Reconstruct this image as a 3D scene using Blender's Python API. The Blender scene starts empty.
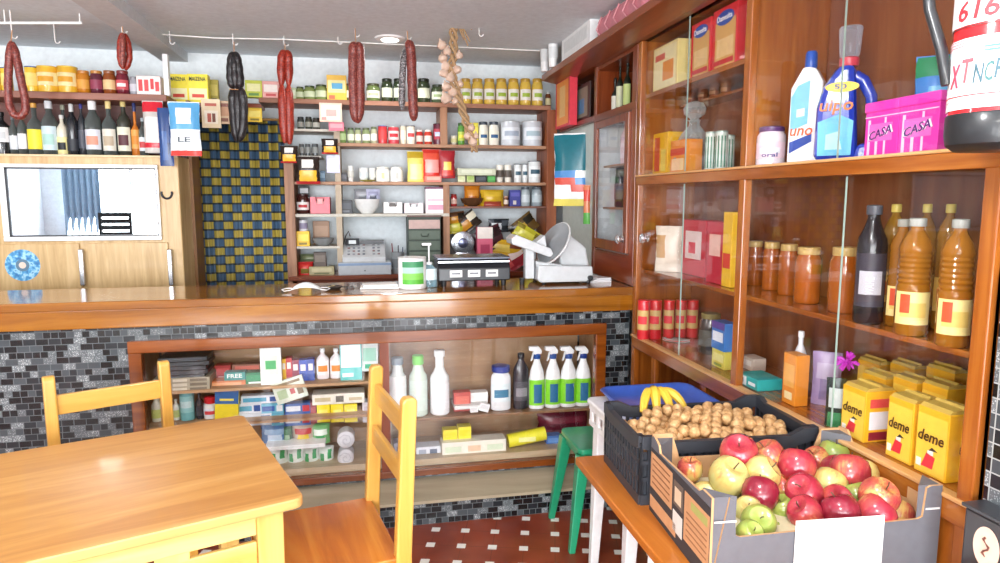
import bpy, math, random
from mathutils import Vector, Matrix
random.seed(7)
sc=bpy.context.scene; COL=sc.collection
F=667.0; H=1.55
PITCH=math.atan(83/F); YAW=math.atan(135*math.cos(PITCH)/F)
# ---------------------------------------------------------------- measuring
def ray(px,py):
    x=(px-500)/F; z=-(py-281.5)/F
    y2=math.cos(PITCH)+z*math.sin(PITCH); z2=z*math.cos(PITCH)-math.sin(PITCH)
    return (x*math.cos(YAW)+y2*math.sin(YAW), -x*math.sin(YAW)+y2*math.cos(YAW), z2)
def on(px,py,ax,v):
    d=ray(px,py); i='xyz'.index(ax); t=(v-(0,0,H)[i])/d[i]
    return Vector((t*d[0],t*d[1],H+t*d[2]))
def fwd(p): return (p[0]*math.sin(YAW)+p[1]*math.cos(YAW))*math.cos(PITCH)-(p[2]-H)*math.sin(PITCH)
# ---------------------------------------------------------------- materials
MC={}
def lin(c): return tuple((x/12.92 if x<=.04045 else ((x+.055)/1.055)**2.4) for x in c)
def hexc(h): return lin(tuple(int(h[i:i+2],16)/255 for i in (0,2,4)))
def mat(h,rough=.45,metal=0,trans=0,coat=0,emit=0,alpha=1,ior=1.45):
    k=(h,rough,metal,trans,coat,emit,alpha,ior)
    if k in MC: return MC[k]
    m=bpy.data.materials.new('paint_'+h); m.use_nodes=True
    b=m.node_tree.nodes['Principled BSDF']; c=hexc(h)
    b.inputs['Base Color'].default_value=(*c,1); b.inputs['Roughness'].default_value=rough
    b.inputs['Metallic'].default_value=metal; b.inputs['Transmission Weight'].default_value=trans
    b.inputs['Coat Weight'].default_value=coat; b.inputs['IOR'].default_value=ior; b.inputs['Alpha'].default_value=alpha
    if emit: b.inputs['Emission Color'].default_value=(*c,1); b.inputs['Emission Strength'].default_value=emit
    # a touch of procedural unevenness
    if not trans and not emit and alpha==1:
        nt=m.node_tree; n=nt.nodes.new('ShaderNodeTexNoise'); n.inputs['Scale'].default_value=35
        mx=nt.nodes.new('ShaderNodeMix'); mx.data_type='RGBA'; mx.inputs[6].default_value=(*[v*.86 for v in c],1); mx.inputs[7].default_value=(*[min(1,v*1.1) for v in c],1)
        tc=nt.nodes.new('ShaderNodeTexCoord'); nt.links.new(tc.outputs['Object'],n.inputs['Vector'])
        nt.links.new(n.outputs['Fac'],mx.inputs[0]); nt.links.new(mx.outputs[2],b.inputs['Base Color'])
    MC[k]=m; return m
def nodes(name):
    m=bpy.data.materials.new(name); m.use_nodes=True; nt=m.node_tree
    return m,nt,nt.nodes['Principled BSDF']
def ramp(nt,fac,stops,const=False):
    r=nt.nodes.new('ShaderNodeValToRGB'); 
    if const: r.color_ramp.interpolation='CONSTANT'
    while len(r.color_ramp.elements)<len(stops): r.color_ramp.elements.new(.5)
    for e,(p,h) in zip(r.color_ramp.elements,stops): e.position=p; e.color=(*hexc(h),1)
    nt.links.new(fac,r.inputs[0]); return r.outputs[0]
def wood(name,dark,mid,light,axis='x',scale=1.0,rough=.25,coat=.3,grain=1.0):
    k=('wood',name,axis)
    if k in MC: return MC[k]
    m,nt,b=nodes(name+'_'+axis); L=nt.links.new
    tc=nt.nodes.new('ShaderNodeTexCoord'); mp=nt.nodes.new('ShaderNodeMapping')
    s=[14*scale]*3; s['xyz'.index(axis)]=1.3*scale; mp.inputs['Scale'].default_value=s
    L(tc.outputs['Object'],mp.inputs[0])
    n=nt.nodes.new('ShaderNodeTexNoise'); n.inputs['Scale'].default_value=1.6; n.inputs['Detail'].default_value=6; n.inputs['Roughness'].default_value=.6; n.inputs['Distortion'].default_value=.8*grain
    L(mp.outputs[0],n.inputs['Vector'])
    c=ramp(nt,n.outputs['Fac'],[(.3,dark),(.5,mid),(.72,light)])
    L(c,b.inputs['Base Color']); b.inputs['Roughness'].default_value=rough; b.inputs['Coat Weight'].default_value=coat; b.inputs['Coat Roughness'].default_value=.08
    bp=nt.nodes.new('ShaderNodeBump'); bp.inputs['Strength'].default_value=.06; L(n.outputs['Fac'],bp.inputs['Height']); L(bp.outputs[0],b.inputs['Normal'])
    MC[k]=m; return m
def pine(ax='x'): return wood('honey_pine','B0763C','C8904C','DAA664',ax,.55,.34,.25)
def pale(ax='z'): return wood('pale_pine','D0A250','DEB868','E8C880',ax,.6,.38,.15)
def chairw(ax='z'): return wood('chair_pine','C08A3A','D29E46','E0B25C',ax,.6,.32,.3)
def red(ax='x'): return wood('varnished_red_wood','763A0C','96521A','B4702A',ax,.6,.22,.45)
def dkred(ax='x'): return wood('dark_red_wood','5A2410','783414','8C441C',ax,.6,.3,.3)
def counterw(ax='x'): return wood('counter_wood','6E3C08','8C5412','A87020',ax,.5,.16,.6)
def oakp(ax='z'): return wood('light_oak_panel','B4925C','C6A470','D6B886',ax,1.4,.4,.1)
def shelfw(ax='x'): return wood('shelf_wood','8A6248','A5795A','B88C6C',ax,.7,.5,0)
def glass(name='pane_glass',tint='FFFFFF',refl=1.0,rough=.0):
    k=('g',name)
    if k in MC: return MC[k]
    m=bpy.data.materials.new(name); m.use_nodes=True; nt=m.node_tree; nt.nodes.remove(nt.nodes['Principled BSDF']); o=nt.nodes['Material Output']
    t=nt.nodes.new('ShaderNodeBsdfTransparent'); t.inputs[0].default_value=(*hexc(tint),1)
    g=nt.nodes.new('ShaderNodeBsdfGlossy'); g.inputs['Roughness'].default_value=rough
    f=nt.nodes.new('ShaderNodeLayerWeight'); f.inputs[0].default_value=.5
    pw=nt.nodes.new('ShaderNodeMath'); pw.operation='POWER'; pw.inputs[1].default_value=5; nt.links.new(f.outputs['Facing'],pw.inputs[0])
    ml=nt.nodes.new('ShaderNodeMath'); ml.operation='MULTIPLY_ADD'; ml.inputs[1].default_value=.6*refl; ml.inputs[2].default_value=.03*refl; nt.links.new(pw.outputs[0],ml.inputs[0])
    mx=nt.nodes.new('ShaderNodeMixShader'); nt.links.new(ml.outputs[0],mx.inputs[0]); nt.links.new(t.outputs[0],mx.inputs[1]); nt.links.new(g.outputs[0],mx.inputs[2])
    nt.links.new(mx.outputs[0],o.inputs[0]); MC[k]=m; return m
def clearg(tint='E4ECE8',op=.25):
    op*=.45
    """glass of a jar or bottle: see-through with a body tint"""
    k=('cg',tint,op)
    if k in MC: return MC[k]
    m=bpy.data.materials.new('clear_glass_'+tint); m.use_nodes=True; nt=m.node_tree; b=nt.nodes['Principled BSDF']; o=nt.nodes['Material Output']
    b.inputs['Base Color'].default_value=(*hexc(tint),1); b.inputs['Roughness'].default_value=.08; b.inputs['Specular IOR Level'].default_value=.8
    t=nt.nodes.new('ShaderNodeBsdfTransparent'); t.inputs[0].default_value=(*hexc(tint),1)
    mx=nt.nodes.new('ShaderNodeMixShader'); mx.inputs[0].default_value=op
    lw=nt.nodes.new('ShaderNodeLayerWeight'); lw.inputs[0].default_value=.3
    ad=nt.nodes.new('ShaderNodeMath'); ad.operation='ADD'; ad.use_clamp=True; ad.inputs[1].default_value=op; nt.links.new(lw.outputs['Facing'],ad.inputs[0]); nt.links.new(ad.outputs[0],mx.inputs[0])
    nt.links.new(t.outputs[0],mx.inputs[1]); nt.links.new(b.outputs[0],mx.inputs[2]); nt.links.new(mx.outputs[0],o.inputs[0]); MC[k]=m; return m
def mosaic(name,axis,sq=False,bw=.05,bh=.0285):
    m,nt,b=nodes(name); L=nt.links.new
    tc=nt.nodes.new('ShaderNodeTexCoord'); sp=nt.nodes.new('ShaderNodeSeparateXYZ'); L(tc.outputs['Object'],sp.inputs[0])
    cb=nt.nodes.new('ShaderNodeCombineXYZ'); L(sp.outputs['X' if axis=='y' else 'Y'],cb.inputs[0]); L(sp.outputs['Z'],cb.inputs[1])
    br=nt.nodes.new('ShaderNodeTexBrick'); L(cb.outputs[0],br.inputs['Vector'])
    br.inputs['Scale'].default_value=1; br.inputs['Brick Width'].default_value=bw; br.inputs['Row Height'].default_value=bh
    br.inputs['Mortar Size'].default_value=.0016; br.inputs['Color1'].default_value=(0,0,0,1); br.inputs['Color2'].default_value=(1,1,1,1); br.inputs['Mortar'].default_value=(.5,.5,.5,1)
    if sq: br.offset=0
    else: br.offset=.5; br.squash=.62; br.squash_frequency=3; br.offset_frequency=2
    base=ramp(nt,br.outputs['Color'],[(0,'121416'),(.4,'22262A'),(.58,'43494D'),(.7,'8E9496'),(.88,'B4BABB')],True)
    # speckled pattern on the light tiles
    no=nt.nodes.new('ShaderNodeTexVoronoi'); no.inputs['Scale'].default_value=190; L(cb.outputs[0],no.inputs['Vector'])
    gt=nt.nodes.new('ShaderNodeMath'); gt.operation='GREATER_THAN'; gt.inputs[1].default_value=.34; L(no.outputs['Distance'],gt.inputs[0])
    li=nt.nodes.new('ShaderNodeMath'); li.operation='GREATER_THAN'; li.inputs[1].default_value=.6; L(br.outputs['Color'],li.inputs[0])
    mu=nt.nodes.new('ShaderNodeMath'); mu.operation='MULTIPLY'; L(gt.outputs[0],mu.inputs[0]); L(li.outputs[0],mu.inputs[1])
    mu2=nt.nodes.new('ShaderNodeMath'); mu2.operation='MULTIPLY'; mu2.inputs[1].default_value=.75; L(mu.outputs[0],mu2.inputs[0])
    mx=nt.nodes.new('ShaderNodeMix'); mx.data_type='RGBA'; L(mu2.outputs[0],mx.inputs[0]); L(base,mx.inputs[6]); mx.inputs[7].default_value=(*hexc('40464A'),1)
    m2=nt.nodes.new('ShaderNodeMix'); m2.data_type='RGBA'; L(br.outputs['Fac'],m2.inputs[0]); L(mx.outputs[2],m2.inputs[6]); m2.inputs[7].default_value=(*hexc('A4A8A6' if sq else '5E6466'),1)
    L(m2.outputs[2],b.inputs['Base Color']); b.inputs['Roughness'].default_value=.22
    return m
def floor_mat():
    m,nt,b=nodes('terracotta_floor_tiles'); L=nt.links.new
    tc=nt.nodes.new('ShaderNodeTexCoord'); mp=nt.nodes.new('ShaderNodeMapping'); mp.vector_type='TEXTURE'
    mp.inputs['Location'].default_value=(.31-.02,2.981,0); mp.inputs['Rotation'].default_value=(0,0,math.radians(-15.8)); mp.inputs['Scale'].default_value=(.14,.14,1)
    L(tc.outputs['Object'],mp.inputs[0]); sp=nt.nodes.new('ShaderNodeSeparateXYZ'); L(mp.outputs[0],sp.inputs[0])
    def M(op,a,bv=None):
        n=nt.nodes.new('ShaderNodeMath'); n.operation=op
        L(a,n.inputs[0]) if not isinstance(a,float) else None
        if bv is not None:
            if isinstance(bv,float): n.inputs[1].default_value=bv
            else: L(bv,n.inputs[1])
        return n.outputs[0]
    ds=[]
    for ax in 'XY':
        a=M('ADD',sp.outputs[ax],.5); f=M('FRACT',a); s=M('SUBTRACT',f,.5); ds.append(M('ABSOLUTE',s))
    mxd=M('MAXIMUM',ds[0],ds[1]); dot=M('LESS_THAN',mxd,.14)
    mnd=M('MINIMUM',ds[0],ds[1]); gr=M('LESS_THAN',mnd,.012)
    no=nt.nodes.new('ShaderNodeTexNoise'); no.inputs['Scale'].default_value=5; L(tc.outputs['Object'],no.inputs['Vector'])
    c=ramp(nt,no.outputs['Fac'],[(.3,'7A2F1C'),(.7,'96432A')])
    m1=nt.nodes.new('ShaderNodeMix'); m1.data_type='RGBA'; L(gr,m1.inputs[0]); L(c,m1.inputs[6]); m1.inputs[7].default_value=(*hexc('6E3020'),1)
    m2=nt.nodes.new('ShaderNodeMix'); m2.data_type='RGBA'; L(dot,m2.inputs[0]); L(m1.outputs[2],m2.inputs[6]); m2.inputs[7].default_value=(*hexc('EDEBE4'),1)
    L(m2.outputs[2],b.inputs['Base Color']); b.inputs['Roughness'].default_value=.3
    return m
def curtain_mat():
    m,nt,b=nodes('checked_curtain'); L=nt.links.new
    tc=nt.nodes.new('ShaderNodeTexCoord'); sp=nt.nodes.new('ShaderNodeSeparateXYZ'); L(tc.outputs['Object'],sp.inputs[0])
    cb=nt.nodes.new('ShaderNodeCombineXYZ'); L(sp.outputs['X'],cb.inputs[0]); L(sp.outputs['Z'],cb.inputs[1])
    mp=nt.nodes.new('ShaderNodeMapping'); mp.inputs['Scale'].default_value=(1/.060,1/.056,1); L(cb.outputs[0],mp.inputs[0])
    ck=nt.nodes.new('ShaderNodeTexChecker'); ck.inputs['Scale'].default_value=1; ck.inputs['Color1'].default_value=(*hexc('9C8A34'),1); ck.inputs['Color2'].default_value=(*hexc('34506C'),1); L(mp.outputs[0],ck.inputs['Vector'])
    def band_(src,per,wd,amt):
        m1=nt.nodes.new('ShaderNodeMath'); m1.operation='DIVIDE'; m1.inputs[1].default_value=per; L(src,m1.inputs[0])
        m2=nt.nodes.new('ShaderNodeMath'); m2.operation='FRACT'; L(m1.outputs[0],m2.inputs[0])
        m3=nt.nodes.new('ShaderNodeMath'); m3.operation='LESS_THAN'; m3.inputs[1].default_value=wd; L(m2.outputs[0],m3.inputs[0])
        m4=nt.nodes.new('ShaderNodeMath'); m4.operation='MULTIPLY'; m4.inputs[1].default_value=amt; L(m3.outputs[0],m4.inputs[0]); return m4.outputs[0]
    ma=nt.nodes.new('ShaderNodeMath'); ma.operation='MAXIMUM'; L(band_(sp.outputs['Z'],.056,.2,1),ma.inputs[0]); L(band_(sp.outputs['X'],.015,.25,.35),ma.inputs[1])
    mx=nt.nodes.new('ShaderNodeMix'); mx.data_type='RGBA'; L(ma.outputs[0],mx.inputs[0]); L(ck.outputs['Color'],mx.inputs[6]); mx.inputs[7].default_value=(*hexc('20282C'),1)
    L(mx.outputs[2],b.inputs['Base Color']); b.inputs['Roughness'].default_value=.6
    return m
# ---------------------------------------------------------------- mesh helpers
def link(o,parent=None):
    COL.objects.link(o)
    if parent: o.parent=parent
    return o
def obj(name,V,Fc,mats,parent=None,smooth=False,fm=None,bevel=0,loc=None,rot=None):
    me=bpy.data.meshes.new(name); me.from_pydata([tuple(v) for v in V],[],Fc); 
    if not isinstance(mats,(list,tuple)): mats=[mats]
    for m in mats: me.materials.append(m)
    if fm: me.polygons.foreach_set('material_index',fm)
    if smooth: me.polygons.foreach_set('use_smooth',[True]*len(me.polygons))
    me.update(); o=bpy.data.objects.new(name,me); link(o,parent)
    if loc is not None: o.location=loc
    if rot is not None: o.rotation_euler=rot
    if bevel:
        b=o.modifiers.new('bevel','BEVEL'); b.width=bevel; b.segments=2; b.limit_method='ANGLE'
    return o
class MB:
    def __init__(s): s.V=[]; s.F=[]; s.M=[]
    def box(s,x0,x1,y0,y1,z0,z1,m=0,mx=None):
        n=len(s.V); P=[Vector((x,y,z)) for z in (z0,z1) for x,y in ((x0,y0),(x1,y0),(x1,y1),(x0,y1))]
        if mx: P=[mx@p for p in P]
        s.V+=P
        for f in ((0,3,2,1),(4,5,6,7),(0,1,5,4),(1,2,6,5),(2,3,7,6),(3,0,4,7)): s.F.append([n+i for i in f]); s.M.append(m)
        return s
    def prism(s,pts,a0,a1,plane='xz',m=0,mx=None):
        """pts polygon in plane, extruded along the third axis"""
        n=len(s.V); k=len(pts)
        for a in (a0,a1):
            for p in pts:
                v={'xz':(p[0],a,p[1]),'yz':(a,p[0],p[1]),'xy':(p[0],p[1],a)}[plane]; v=Vector(v)
                s.V.append(mx@v if mx else v)
        s.F.append([n+i for i in range(k)]); s.F.append([n+k+i for i in reversed(range(k))]); s.M+=[m,m]
        for i in range(k): j=(i+1)%k; s.F.append([n+i,n+k+i,n+k+j,n+j]); s.M.append(m)
        return s
    def tube(s,pts,r,seg=8,m=0,cap=True):
        pts=[Vector(p) for p in pts]; rs=r if isinstance(r,(list,tuple)) else [r]*len(pts); n0=len(s.V)
        prev=None
        for i,p in enumerate(pts):
            t=(pts[min(i+1,len(pts)-1)]-pts[max(i-1,0)]).normalized()
            if prev is None:
                a=Vector((0,0,1)) if abs(t.z)<.9 else Vector((1,0,0)); u=t.cross(a).normalized()
            else: u=(prev-t*prev.dot(t)).normalized()
            prev=u; w=t.cross(u)
            for k in range(seg):
                an=2*math.pi*k/seg; s.V.append(p+u*math.cos(an)*rs[i]+w*math.sin(an)*rs[i])
        for i in range(len(pts)-1):
            for k in range(seg):
                a=n0+i*seg+k; b=n0+i*seg+(k+1)%seg; s.F.append([a,b,b+seg,a+seg]); s.M.append(m)
        if cap:
            s.F.append([n0+k for k in reversed(range(seg))]); s.F.append([n0+(len(pts)-1)*seg+k for k in range(seg)]); s.M+=[m,m]
        return s
    def lathe(s,prof,seg=20,sy=1.0,sup=2.0,m=0,cx=0,cy=0,sx=1.0):
        n0=len(s.V)
        for r,z in prof:
            for k in range(seg):
                a=2*math.pi*(k+.5)/seg; c,si=math.cos(a),math.sin(a)
                q=(abs(c)**sup+abs(si)**sup)**(-1/sup)
                s.V.append(Vector((cx+r*c*q*sx,cy+r*si*q*sy,z)))
        for i in range(len(prof)-1):
            for k in range(seg):
                a=n0+i*seg+k; b=n0+i*seg+(k+1)%seg; s.F.append([a,b,b+seg,a+seg]); s.M.append(m)
        s.F.append([n0+k for k in reversed(range(seg))]); s.F.append([n0+(len(prof)-1)*seg+k for k in range(seg)]); s.M+=[m,m]
        return s
    def build(s,name,mats,parent=None,smooth=False,bevel=0,**k):
        o=obj(name,s.V,s.F,mats,parent,smooth,s.M,bevel,**k)
        if smooth:
            try:
                o.data.set_sharp_from_angle(angle=math.radians(40))
            except Exception: pass
        return o
def thing(name,label,cat,loc=(0,0,0),rz=0,group=None):
    o=bpy.data.objects.new(name,None); link(o); o.location=loc; o.rotation_euler=(0,0,rz); o.empty_display_size=.05
    o['label']=label; o['category']=cat
    if group: o['group']=group
    return o
def tag(o,label,cat,group=None):
    o['label']=label; o['category']=cat
    if group: o['group']=group
    return o
def struct(o): o['kind']='structure'; return o
def B(x0,x1,y0,y1,z0,z1): return MB().box(x0,x1,y0,y1,z0,z1)
def text(s,size,h,parent,x,z,y,name='lettering',w=None,bend=0,rot=0,shear=0):
    cu=bpy.data.curves.new('t','FONT'); cu.body=s; cu.size=size; cu.align_x='CENTER'; cu.align_y='CENTER'; cu.extrude=.0004; cu.resolution_u=2; cu.offset=size*.012
    cu.shear=shear
    t=bpy.data.objects.new('t',cu); COL.objects.link(t)
    dg=bpy.context.evaluated_depsgraph_get(); me=bpy.data.meshes.new_from_object(t.evaluated_get(dg)); COL.objects.unlink(t); bpy.data.objects.remove(t)
    xs=[v.co.x for v in me.vertices] or [0,1]; wd=max(xs)-min(xs) or 1; mid=(max(xs)+min(xs))/2; kx=(w/wd) if w else 1
    cr,sr=math.cos(rot),math.sin(rot)
    for v in me.vertices:
        a=(v.co.x-mid)*kx; b=v.co.y; a,b=a*cr-b*sr,a*sr+b*cr; dy=-v.co.z
        if bend:
            an=(x+a)/bend; v.co=((bend-dy)*math.sin(an),-(bend-dy)*math.cos(an)+y,z+b)
        else: v.co=(x+a,y+dy,z+b)
    me.materials.clear(); me.materials.append(mat(h,.5)); o=bpy.data.objects.new(name,me); link(o,parent); return o
# ---------------------------------------------------------------- goods
def arc_band(r,z0,z1,a0,a1,seg=14,sy=1.0,off=.0006):
    V=[];Fc=[]
    for i in range(seg+1):
        a=math.radians(-90)+a0+(a1-a0)*i/seg
        for z in (z0,z1): V.append(((r+off)*math.cos(a),(r+off)*math.sin(a)*sy,z))
    for i in range(seg): Fc.append([2*i,2*i+2,2*i+3,2*i+1])
    return V,Fc
def band(r,z0,z1,a,h,parent,name='paper_label',sy=1.0,rough=.5,off=.0008):
    V,Fc=arc_band(r,z0,z1,-a,a,off=off,sy=sy); return obj(name,V,Fc,mat(h,rough),parent,True)
def G(kind,p,w,h,d,rz,name,label,cat,c,group=None,txt=None,opt=None):
    """c = colours; builds goods of one kind standing with base centre at p"""
    t=thing(name,label,cat,p,rz,group); r=w/2; opt=opt or {}
    if kind=='jar':
        lh=h*.13; op=opt.get('glass'); bm=clearg(c[0],.35) if op else mat(c[0],.12,coat=.6)
        MB().lathe([(r*.9,0),(r,h*.04),(r,h*.68),(r*.97,h*.78),(r*.8,h-lh),(r*.8,h-lh*.6)],18).build('jar_body',bm,t,True)
        MB().lathe([(r*.84,h-lh),(r*.86,h-lh*.9),(r*.86,h-lh*.12),(r*.8,h)],18).build('lid',mat(c[1],.3,metal=.3 if c[1] in('C8C8C4','C9A850') else 0),t,True)
        if len(c)>2 and c[2]: band(r,h*.2,h*.6,opt.get('la',1.2),c[2],t)
        if len(c)>3: band(r,h*.32,h*.46,.7,c[3],t,'label_badge',off=.0016)
    elif kind=='can':
        MB().lathe([(r*.97,0),(r,h*.03),(r,h*.97),(r*.97,h),(r*.92,h*.985)],20).build('can_body',mat(c[0],.35,coat=.3),t,True)
        MB().lathe([(r*1.01,h*.96),(r*1.02,h*.985),(r*1.0,h)],20).build('lid',mat(c[1],.3,metal=.4),t,True)
        if len(c)>2: band(r,h*.25,h*.75,1.2,c[2],t)
        if len(c)>3: band(r,h*.4,h*.6,.8,c[3],t,'label_badge',off=.0016)
    elif kind=='box':
        B(-r,r,-d/2,d/2,0,h).build('carton_body',mat(c[0],.45),t,bevel=min(.002,w*.05))
        pr=opt.get('print') or [(.1,.9,.35,.8,1),(.2,.8,.1,.25,2)]
        V=[];Fc=[];fm=[]
        for i,(a,b,e,f,ci) in enumerate(pr):
            if ci>=len(c): continue
            n=len(V); y=-d/2-.0006-.0003*i; V+=[(-r+a*w,y,e*h),(-r+b*w,y,e*h),(-r+b*w,y,f*h),(-r+a*w,y,f*h)]; Fc.append([n,n+1,n+2,n+3]); fm.append(ci-1)
        if Fc: obj('printed_front',V,Fc,[mat(x,.45) for x in c[1:]],t,fm=fm)
    elif kind=='bottle':
        sh=opt.get('sh','round'); nh=opt.get('neck',.22); nr=opt.get('nr',.32); ch=opt.get('cap',.09); sy=opt.get('sy',1); sup=opt.get('sup',2.0)
        zt=h*(1-nh); nr=r*nr
        bm=clearg(c[0],opt['glass']) if 'glass' in opt else mat(c[0],.08,trans=.55,ior=1.2,coat=.5) if opt.get('oil') else mat(c[0],.22,coat=.4)
        prof=[(r*.88,0),(r,h*.02),(r,zt*.78),(r*.93,zt*.86),(r*.65,zt*.95),(nr*1.15,zt*1.02),(nr,zt*1.06),(nr,h*(1-ch*.6))]
        if sh=='flask': prof=[(r*.8,0),(r*.95,h*.02),(r,h*.3),(r*.97,zt*.6),(r*.8,zt*.85),(r*.5,zt*.97),(nr,zt*1.03),(nr,h*(1-ch*.6))]
        if sh=='ribbed':
            prof=[(r*.88,0),(r,h*.02),(r,h*.40)]+[(r*(.93 if i%2 else 1),h*(.42+.022*i)) for i in range(15)]+[(r*.97,h*.76),(r*.8,h*.82),(r*.5,h*.88),(nr,h*.905),(nr,h*.96)]
        MB().lathe(prof,20,sy,sup).build('bottle_body',bm,t,True)
        if opt.get('ol'): pass
        if opt.get('liquid'): MB().lathe([(a*.93,max(.002,z)) for a,z in prof if z<h*opt.get('lv',.8)],18,sy,sup).build('liquid',mat(opt['liquid'],.1,trans=.5,ior=1.33),t,True)
        if c[1]: MB().lathe([(nr*1.2,h*(1-ch)),(nr*1.25,h*(1-ch*.9)),(nr*1.25,h*(1-ch*.1)),(nr*1.05,h)],14).build('cap',mat(c[1],.35),t,True)
        lb=opt.get('lb',(.15,.5))
        if len(c)>2 and c[2]:
            if sup>2.3: B(-r*.8,r*.8,-r*sy-.001,-r*sy+.0,h*lb[0],h*lb[1]).build('paper_label',mat(c[2],.5),t)
            else: band(r,h*lb[0],h*lb[1],1.15,c[2],t,sy=sy)
        if len(c)>3:
            m=(lb[0]*.55+lb[1]*.45); e=(lb[1]-lb[0])*.22
            if sup>2.3: B(-r*.6,r*.6,-r*sy-.0016,-r*sy-.001,h*(m-e),h*(m+e)).build('label_badge',mat(c[3],.5),t)
            else: band(r,h*(m-e),h*(m+e),.75,c[3],t,'label_badge',sy=sy,off=.0018)
    elif kind=='bag':
        nx,nz=8,10; V=[];Fc=[];fm=[]
        sag=opt.get('sag',.0); th=d/2
        for s in (-1,1):
            for j in range(nz+1):
                for i in range(nx+1):
                    u=i/nx;v=j/nz; e=(max(0,math.sin(math.pi*u))**.45)*(max(0,math.sin(math.pi*(v*.9+.05)))**.5)
                    if v<.001 and not opt.get('hang'): e=math.sin(math.pi*u)**.45*.85
                    wz=random.uniform(-1,1)*w*.018; V.append(((u-.5)*w*(1-.06*math.sin(math.pi*v))+wz*(0<v),s*th*e,v*h+wz*.3*(v>0)))
        n=(nx+1)*(nz+1)
        pr=opt.get('print') or [(.12,.88,.55,.8,1),(.2,.8,.15,.45,2)]
        for q in (0,1):
            for j in range(nz):
                for i in range(nx):
                    a=q*n+j*(nx+1)+i; f=[a,a+1,a+nx+2,a+nx+1]; f=f if q==0 else f[::-1]; Fc.append(f)
                    u=(i+.5)/nx;v=(j+.5)/nz; k=0
                    if q==0:
                        for (a0,a1,b0,b1,ci) in pr:
                            if ci<len(c) and a0<=u<=a1 and b0<=v<=b1: k=ci
                    fm.append(k)
        obj('bag_body',V,Fc,[mat(x,.25) for x in c],t,True,fm)
        if not opt.get('noseal'): B(-w*.5,w*.5,-.0012,.0012,h*.97,h*1.02).build('seal',mat(c[0],.3),t)
    elif kind=='spray':
        MB().lathe([(r*.85,0),(r*.95,h*.02),(r*.95,h*.45),(r*.8,h*.6),(r*.38,h*.76),(r*.34,h*.82)],18,.7).build('bottle_body',mat('F4F6F4',.25,coat=.4),t,True)
        band(r*.95,h*.06,h*.47,1.3,c[0],t,'paper_label',.7)
        band(r*.95,h*.1,h*.4,.5,c[1],t,'label_badge',.7,off=.002)
        MB().lathe([(r*.42,h*.80),(r*.44,h*.86),(r*.3,h*.88)],14).build('collar',mat(c[2],.35),t,True)
        hd=MB(); hd.prism([(-r*1.0,h*.94),(-r*.95,h*1.0),(r*.15,h*1.0),(r*.55,h*.93),(r*.5,h*.88),(-r*.35,h*.87),(-r*.45,h*.92)],-r*.28,r*.28); hd.build('spray_head',mat('F2F4F4',.3),t,bevel=.002)
        tr=MB(); tr.prism([(-r*.5,h*.9),(-r*.35,h*.9),(-r*.55,h*.78),(-r*.75,h*.76)],-r*.12,r*.12); tr.build('trigger',mat('F2F4F4',.3),t)
    elif kind=='bowl':
        MB().lathe([(r*.45,0),(r*.5,h*.04),(r*.85,h*.45),(r,h),(r*.94,h),(r*.78,h*.5),(r*.3,h*.12),(.001,h*.1)],24).build('bowl_body',mat(c[0],.25,coat=.4),t,True)
    elif kind=='cup':
        MB().lathe([(r*.75,0),(r*.8,h*.03),(r,h),(r*.93,h),(r*.72,h*.06),(.001,h*.05)],20).build('cup_body',mat(c[0],.35),t,True)
        if len(c)>1: band(r*.92,h*.3,h*.7,1.2,c[1],t,'printed_band',off=.004)
    elif kind=='tray':
        wl=.003; m=MB(); m.box(-r,r,-d/2,d/2,0,wl); m.box(-r,-r+wl,-d/2,d/2,0,h); m.box(r-wl,r,-d/2,d/2,0,h); m.box(-r,r,d/2-wl,d/2,0,h)
        m.prism([(-r,0),(r,0),(r,h),(r*.5,h),(r*.35,h*.6),(-r*.35,h*.6),(-r*.5,h),(-r,h)],-d/2,-d/2+wl); m.build('tray_body',mat(c[0],.4),t)
        if len(c)>1:
            k=MB(); n=3
            for i in range(n): k.box(-r*.9+i*w*.9/n+.002,-r*.9+(i+1)*w*.9/n-.002,-d*.42,d*.42,wl,h*(.75+.15*(i%2)))
            k.build('contents',mat(c[1],.5),t)
    if txt:
        for (s,sz,col,x,z,wd) in txt:
            if kind in('jar','can','bottle'): text(s,sz*h,col,t,x*w,z*h,0,w=wd*w,bend=r+.003)
            else: text(s,sz*h,col,t,x*w,z*h,-d/2-(.004 if kind!='bag' else .003),w=wd*w)
    return t
def put(plane,v,kind,x0,x1,yt,yb,z,name,label,cat,c,group=None,d=None,rz=None,txt=None,opt=None):
    """x0..x1, yt..yb = extent measured in the photograph, v = real distance of the plane, z = shelf height"""
    b=on((x0+x1)/2,yb,plane,v); t=on((x0+x1)/2,yt,plane,v); w=(x1-x0)*fwd(b)/F
    zz=b.z if z is None else z
    h=max(.01,t.z-zz); D=d if d else (w*.6 if kind in('box','tray') else w*.35 if kind=='bag' else w)
    if rz is None: rz=0 if plane=='y' else -math.pi/2
    return G(kind,(b.x,b.y,zz),w,h,D,rz,name,label,cat,c,group,txt,opt)
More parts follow.
